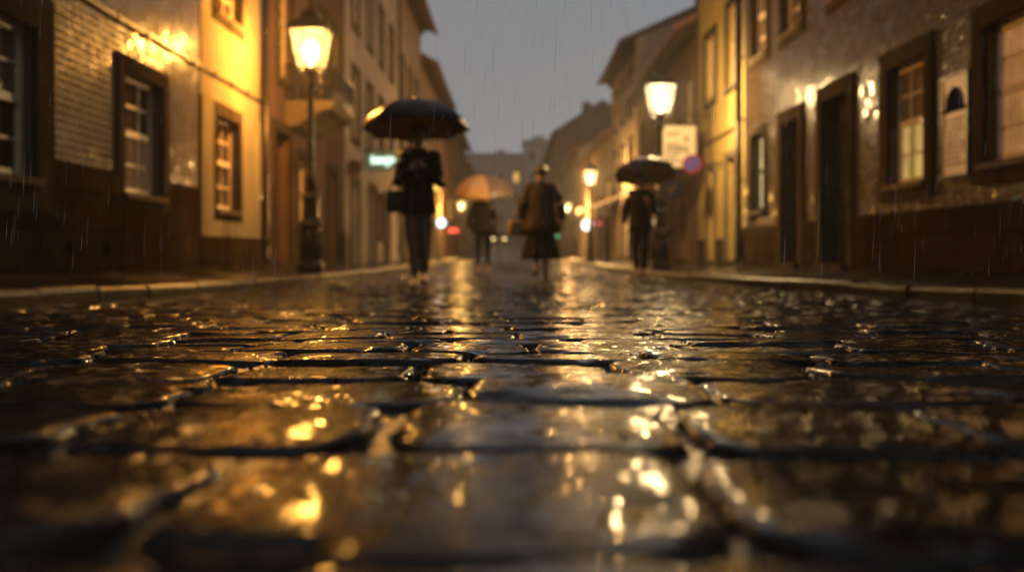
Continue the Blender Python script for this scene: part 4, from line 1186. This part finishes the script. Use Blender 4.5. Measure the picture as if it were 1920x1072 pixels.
def people():
    blk = simple('black_wet_cloth', (.010, .0095, .010), .48, 0, .3, 20, .003, 35)
    jk1 = simple('dark_wool_jacket', (.012, .0105, .010), .6, 0, .3, 20, .004, 35)
    tr1 = simple('grey_brown_trousers', (.125, .092, .066), .6, 0, .25, 18, .004, 30)
    hair = simple('dark_brown_hair', (.012, .008, .006), .4, 0, .3, 40, .006, 90)
    redshoe = simple('dark_red_shoe', (.09, .016, .012), .3); tanshoe = simple('tan_shoe', (.22, .10, .035), .4); blshoe = simple('black_shoe', (.01, .009, .008), .25)
    coat = simple('brown_tweed_coat', (.036, .027, .020), .65, 0, .4, 26, .004, 60)
    skirt = simple('black_skirt_cloth', (.008, .007, .007), .6, 0, .3, 20, .003)
    um_b = cloth('black_umbrella_cloth', (.011, .012, .018), (.16, .115, .08), .38, .3); um_t = cloth('tan_umbrella_cloth', (.72, .48, .24), (.80, .54, .26), .42)
    um_shade = cloth('shaded_umbrella_cloth', (.26, .17, .12), (.32, .22, .16), .4); um_w = simple('pale_umbrella_panel', (.42, .34, .28), .35, 0, .15, 8, .002, 30)
    tan = simple('tan_leather', (.24, .14, .04), .42, 0, .25, 16, .002); dbag = simple('dark_leather', (.014, .011, .009), .35, 0, .25, 16, .002)

    for m_, sp_ in ((blk, .06), (jk1, .06), (tr1, .1), (coat, .08), (skirt, .05), (redshoe, .15), (tanshoe, .1), (blshoe, .15), (dbag, .12)): dull(m_, sp_)
    # man walking towards the viewer, both hands on the umbrella shaft
    d = 10.9; loc = (-1.02, d, float(G(d)))
    J = dict(lean=-.02, elbow_l=(-.215, -.03, 1.14), wrist_l=(-.075, -.22, 1.29), hand_l=(.75, -.1, .55), palm_l=(.3, .9, .1), curl_l=1.0,
             elbow_r=(.235, -.02, 1.13), wrist_r=(.085, -.225, 1.31), hand_r=(-.75, -.1, .5), palm_r=(-.3, .9, .1), curl_r=1.0, flip_r=True,
             knee_l=(-.055, -.10, .50), ankle_l=(-.02, -.16, .09), knee_r=(.06, .02, .49), ankle_r=(.03, .22, .13))
    person(loc, 0, 'man in dark jacket and brown trousers walking towards us, hands raised at his chest', J, dict(jacket=jk1, jacket_hem=.80, flare=.03, bulk=.93, trousers=tr1, hair=hair, shoes=redshoe), 1.0)
    umbrella(world_pt(loc, 0, 1, (-.02, -.16, 2.02)), world_pt(loc, 0, 1, (.0, -.235, 1.36)), 'large black umbrella held by the man walking towards us on the left', um_b, .58, .33)
    handbag(world_pt(loc, 0, 1, (-.255, .02, 1.06)), 'dark shoulder bag at the hip of the man with the large black umbrella', dbag, .20, .24, .10, [(-.08, 0, -.02), (.03, -.02, .25), (.12, -.03, .46), (.16, -.02, .52), (.13, .06, .44), (.05, .05, .2), (.08, 0, -.02)], 0, 'shoulder_bag')

    # person with the tan umbrella, seen from behind
    d = 20.8; loc = (-.61, d, float(G(d)))
    J = dict(lean=.01, elbow_l=(-.25, -.04, 1.15), wrist_l=(-.10, -.24, 1.25), hand_l=(.5, -.5, .5), palm_l=(.5, .5, 0), curl_l=1.0,
             elbow_r=(.27, .03, 1.16), wrist_r=(.27, -.05, .93), hand_r=(0, -.1, -1), palm_r=(-1, 0, 0), curl_r=.5,
             knee_l=(-.10, -.05, .49), ankle_l=(-.11, -.02, .09), knee_r=(.10, -.03, .49), ankle_r=(.11, .06, .09))
    person(loc, math.pi, 'person in black jacket and trousers seen from behind under the tan umbrella', J, dict(jacket=blk, jacket_hem=.83, flare=.04, trousers=blk, hair=hair, shoes=tanshoe), .99)
    umbrella(world_pt(loc, math.pi, .99, (-.02, -.05, 2.06)), world_pt(loc, math.pi, .99, (-.02, -.28, 1.32)), 'tan umbrella with its right half coloured as if shaded, held by the far walker', [um_t, um_shade], .64, .40, 8, accent=[1, 0, 0, 0, 0, 0, 0, 1][0:8] if False else [1, 1, 0, 0, 0, 0, 1, 1])  # lamp-lit left and shaded right are put into the panel colours
    handbag(world_pt(loc, math.pi, .99, (-.24, .05, 1.02)), 'dark bag hanging at the right side of the person under the tan umbrella', dbag, .16, .26, .14, [(-.05, 0, -.02), (-.06, 0, .2), (-.10, 0, .42), (-.11, .05, .43), (-.04, .05, .2), (.05, 0, -.02)], 0, 'shoulder_bag')

    # woman in a coat, walking away
    d = 14.7; loc = (.43, d, float(G(d))); k = .95
    J = dict(lean=-.02, elbow_l=(-.31, .03, 1.16), wrist_l=(-.33, -.05, .93), hand_l=(0, -.2, -1), palm_l=(1, 0, 0), curl_l=.45,
             elbow_r=(.29, .04, 1.16), wrist_r=(.31, -.02, .95), hand_r=(0, -.1, -1), palm_r=(-1, 0, 0), curl_r=.9,
             knee_l=(-.075, -.12, .50), ankle_l=(-.07, -.10, .09), knee_r=(.075, .02, .50), ankle_r=(.085, .24, .14))
    person(loc, math.pi, 'woman in loose brown coat and long black skirt walking away with dark gathered hair', J, dict(jacket=coat, jacket_hem=.74, flare=.085, bulk=1.14, skirt=skirt, hem=.32, hair=hair, bun=True, shoes=blshoe), k)
    handbag(world_pt(loc, math.pi, k, (.36, -.02, .93)), 'tan handbag in the left hand of the woman in the coat', tan, .30, .23, .12, [(-.10, 0, -.02), (-.07, 0, .12), (0, 0, .155), (.07, 0, .12), (.10, 0, -.02)], R(12))

    # man under the umbrella on the right
    d = 16.2; loc = (2.08, d, float(G(d))); k = .95
    J = dict(lean=.0, elbow_l=(-.26, .03, 1.16), wrist_l=(-.28, -.03, .92), hand_l=(0, -.1, -1), palm_l=(1, 0, 0), curl_l=.5,
             elbow_r=(.26, -.02, 1.14), wrist_r=(.12, -.20, 1.28), hand_r=(-.5, -.4, .6), palm_r=(-.4, .7, .2), curl_r=1.0, flip_r=True,
             knee_l=(-.085, -.04, .49), ankle_l=(-.075, -.06, .09), knee_r=(.075, -.05, .49), ankle_r=(.07, .06, .09))
    person(loc, R(8), 'man in black suit standing under the small umbrella near the right kerb', J, dict(jacket=blk, jacket_hem=.78, flare=.02, trousers=blk, hair=hair, shoes=blshoe), k)
    umbrella(world_pt(loc, R(8), k, (.05, -.08, 2.03)), world_pt(loc, R(8), k, (.06, -.25, 1.36)), 'small black umbrella with a pale top held by the man near the right kerb', [um_b, um_w], .52, .30, 8)


# ------------------------------------------------------------------ rain, haze, light
def rain():
    mb = MB(); rs = random.Random(5)
    for _ in range(4200):
        d = rs.uniform(1.6, 16) ** 1.0; hw = d * .56
        x = rs.uniform(-hw, hw); x = max(-3.9, min(4.1, x)); z = rs.uniform(-.1, .30 * d + .1) + CZ
        if z < float(G(d)) + .05: continue
        L = rs.uniform(.02, .12); r = rs.uniform(.0004, .0010); dx = .05 * L; c = (x, d, z)
        n = 5; vs = [(x + dx, d, z + L), (x, d, z)]
        for k in range(n): a = 2 * math.pi * k / n; vs.append((x + dx * .35 + r * math.cos(a), d + r * math.sin(a), z + L * .3))
        fs = [(0, 2 + k, 2 + (k + 1) % n) for k in range(n)] + [(1, 2 + (k + 1) % n, 2 + k) for k in range(n)]
        mb.add(vs, fs, True)
    t = NT('rain_water'); tr = t.n('BsdfTransparent', {'Color': (1, 1, 1, 1)}).outputs[0]
    gl = t.n('BsdfPrincipled', {'Base Color': (.8, .8, .8, 1), 'Roughness': .2}).outputs[0]
    m = t.surf(t.n('MixShader', {0: .17, 1: tr, 2: gl}).outputs[0])
    tag(mb.build('rain', m, fix=False), 'fine falling raindrops in the air over the street', 'rain', kind='stuff')

def haze(density):
    b = MB(); b.box(-70, 70, -9, 175, -2.2, 24)
    t = NT('mist'); v = t.n('VolumePrincipled', {'Color': (.86, .85, .84, 1), 'Density': density, 'Anisotropy': .3})
    t.t.links.new(v.outputs[0], t.out.inputs['Volume'])
    tag(b.build('haze', t.m), kind='stuff')

def ground():
    b = MB(); ys = [-8, 60, 90, 120, 170]; vs = []; fs = []
    for y in ys:
        z = float(G(y)) - .5
        for x in (-68, -20, 20, 68): vs.append((x, y, min(z, 2.2)))
    for i in range(len(ys) - 1):
        for k in range(3): fs.append((i * 4 + k, i * 4 + k + 1, (i + 1) * 4 + k + 1, (i + 1) * 4 + k))
    b.add(vs, fs); tag(b.build('ground', M['pave'], fix=False), kind='structure')

def world_and_sun():
    w = bpy.data.worlds.new('World'); SC.world = w; w.use_nodes = True; nt = w.node_tree; nt.nodes.clear()
    el, rot = R(3.0), R(200)
    sky = nt.nodes.new('ShaderNodeTexSky'); sky.sky_type = 'NISHITA'; sky.sun_disc = False; sky.sun_elevation = el; sky.sun_rotation = rot
    sky.air_density = 1.0; sky.dust_density = 2.0
    hs = nt.nodes.new('ShaderNodeHueSaturation'); hs.inputs['Saturation'].default_value = .12
    nt.links.new(sky.outputs[0], hs.inputs['Color'])
    tc = nt.nodes.new('ShaderNodeTexCoord'); sp = nt.nodes.new('ShaderNodeSeparateXYZ'); nt.links.new(tc.outputs['Generated'], sp.inputs[0])
    mp = nt.nodes.new('ShaderNodeMapping'); mp.inputs['Scale'].default_value = (2, 2, 5); nt.links.new(tc.outputs['Generated'], mp.inputs[0])
    no = nt.nodes.new('ShaderNodeTexNoise'); no.inputs['Scale'].default_value = 1.6; no.inputs['Detail'].default_value = 4; nt.links.new(mp.outputs[0], no.inputs['Vector'])
    ad = nt.nodes.new('ShaderNodeMath'); ad.operation = 'MULTIPLY_ADD'; ad.inputs[1].default_value = .16; nt.links.new(no.outputs['Fac'], ad.inputs[0]); nt.links.new(sp.outputs['Z'], ad.inputs[2])
    rp = nt.nodes.new('ShaderNodeValToRGB'); nt.links.new(ad.outputs[0], rp.inputs['Fac'])
    e = rp.color_ramp.elements; e[0].position = .05; e[0].color = (.216, .222, .229, 1); e[1].position = .45; e[1].color = (.131, .142, .156, 1)
    bg1 = nt.nodes.new('ShaderNodeBackground'); nt.links.new(hs.outputs[0], bg1.inputs['Color']); bg1.inputs['Strength'].default_value = .05
    bg2 = nt.nodes.new('ShaderNodeBackground'); nt.links.new(rp.outputs[0], bg2.inputs['Color']); bg2.inputs['Strength'].default_value = SKY
    mx = nt.nodes.new('ShaderNodeMixShader'); mx.inputs[0].default_value = .85
    nt.links.new(bg1.outputs[0], mx.inputs[1]); nt.links.new(bg2.outputs[0], mx.inputs[2])
    out = nt.nodes.new('ShaderNodeOutputWorld'); nt.links.new(mx.outputs[0], out.inputs['Surface'])
    sl = bpy.data.lights.new('sun', 'SUN'); sl.energy = .03; sl.angle = R(20); sl.color = (1, .93, .85)
    so = bpy.data.objects.new('sun', sl); COL.objects.link(so); so.rotation_euler = (R(60), 0, R(20))

SKY = 1.72
DENOISE = True
def camera():
    c = bpy.data.cameras.new('camera'); o = bpy.data.objects.new('camera', c); COL.objects.link(o)
    o.location = (0, 0, CZ); o.rotation_euler = (R(90), 0, 0)
    c.lens = 35; c.sensor_width = 36; c.shift_y = -65.0 / 1920; c.clip_start = .02; c.clip_end = 500
    c.dof.use_dof = True; c.dof.focus_distance = 1.75; c.dof.aperture_fstop = 2.75; c.dof.aperture_blades = 0
    SC.camera = o

ground(); build_road()
for sd in (-1, 1): build_kerb_and_pavement(sd)
left_houses(); right_houses(); end_blocks()
lamps(); signs(); small_lights(); traffic(); people(); rain(); haze(.0019)
world_and_sun(); camera()

SC.view_settings.view_transform = 'Standard'; SC.view_settings.look = 'None'; SC.view_settings.gamma = 1; SC.view_settings.exposure = 0
SC.view_settings.use_curve_mapping = False
SC.render.engine = 'CYCLES'
cy = SC.cycles
cy.use_denoising = DENOISE
try: cy.denoiser = 'OPENIMAGEDENOISE'; cy.denoising_input_passes = 'RGB_ALBEDO_NORMAL'; cy.denoising_prefilter = 'ACCURATE'
except Exception: pass
cy.max_bounces = 6; cy.diffuse_bounces = 3; cy.glossy_bounces = 3; cy.transmission_bounces = 2; cy.transparent_max_bounces = 8; cy.volume_bounces = 0
cy.use_adaptive_sampling = False
cy.sample_clamp_indirect = 30.0; cy.sample_clamp_direct = 40.0
cy.caustics_reflective = False; cy.caustics_refractive = False; cy.blur_glossy = 0.0
cy.use_light_tree = True
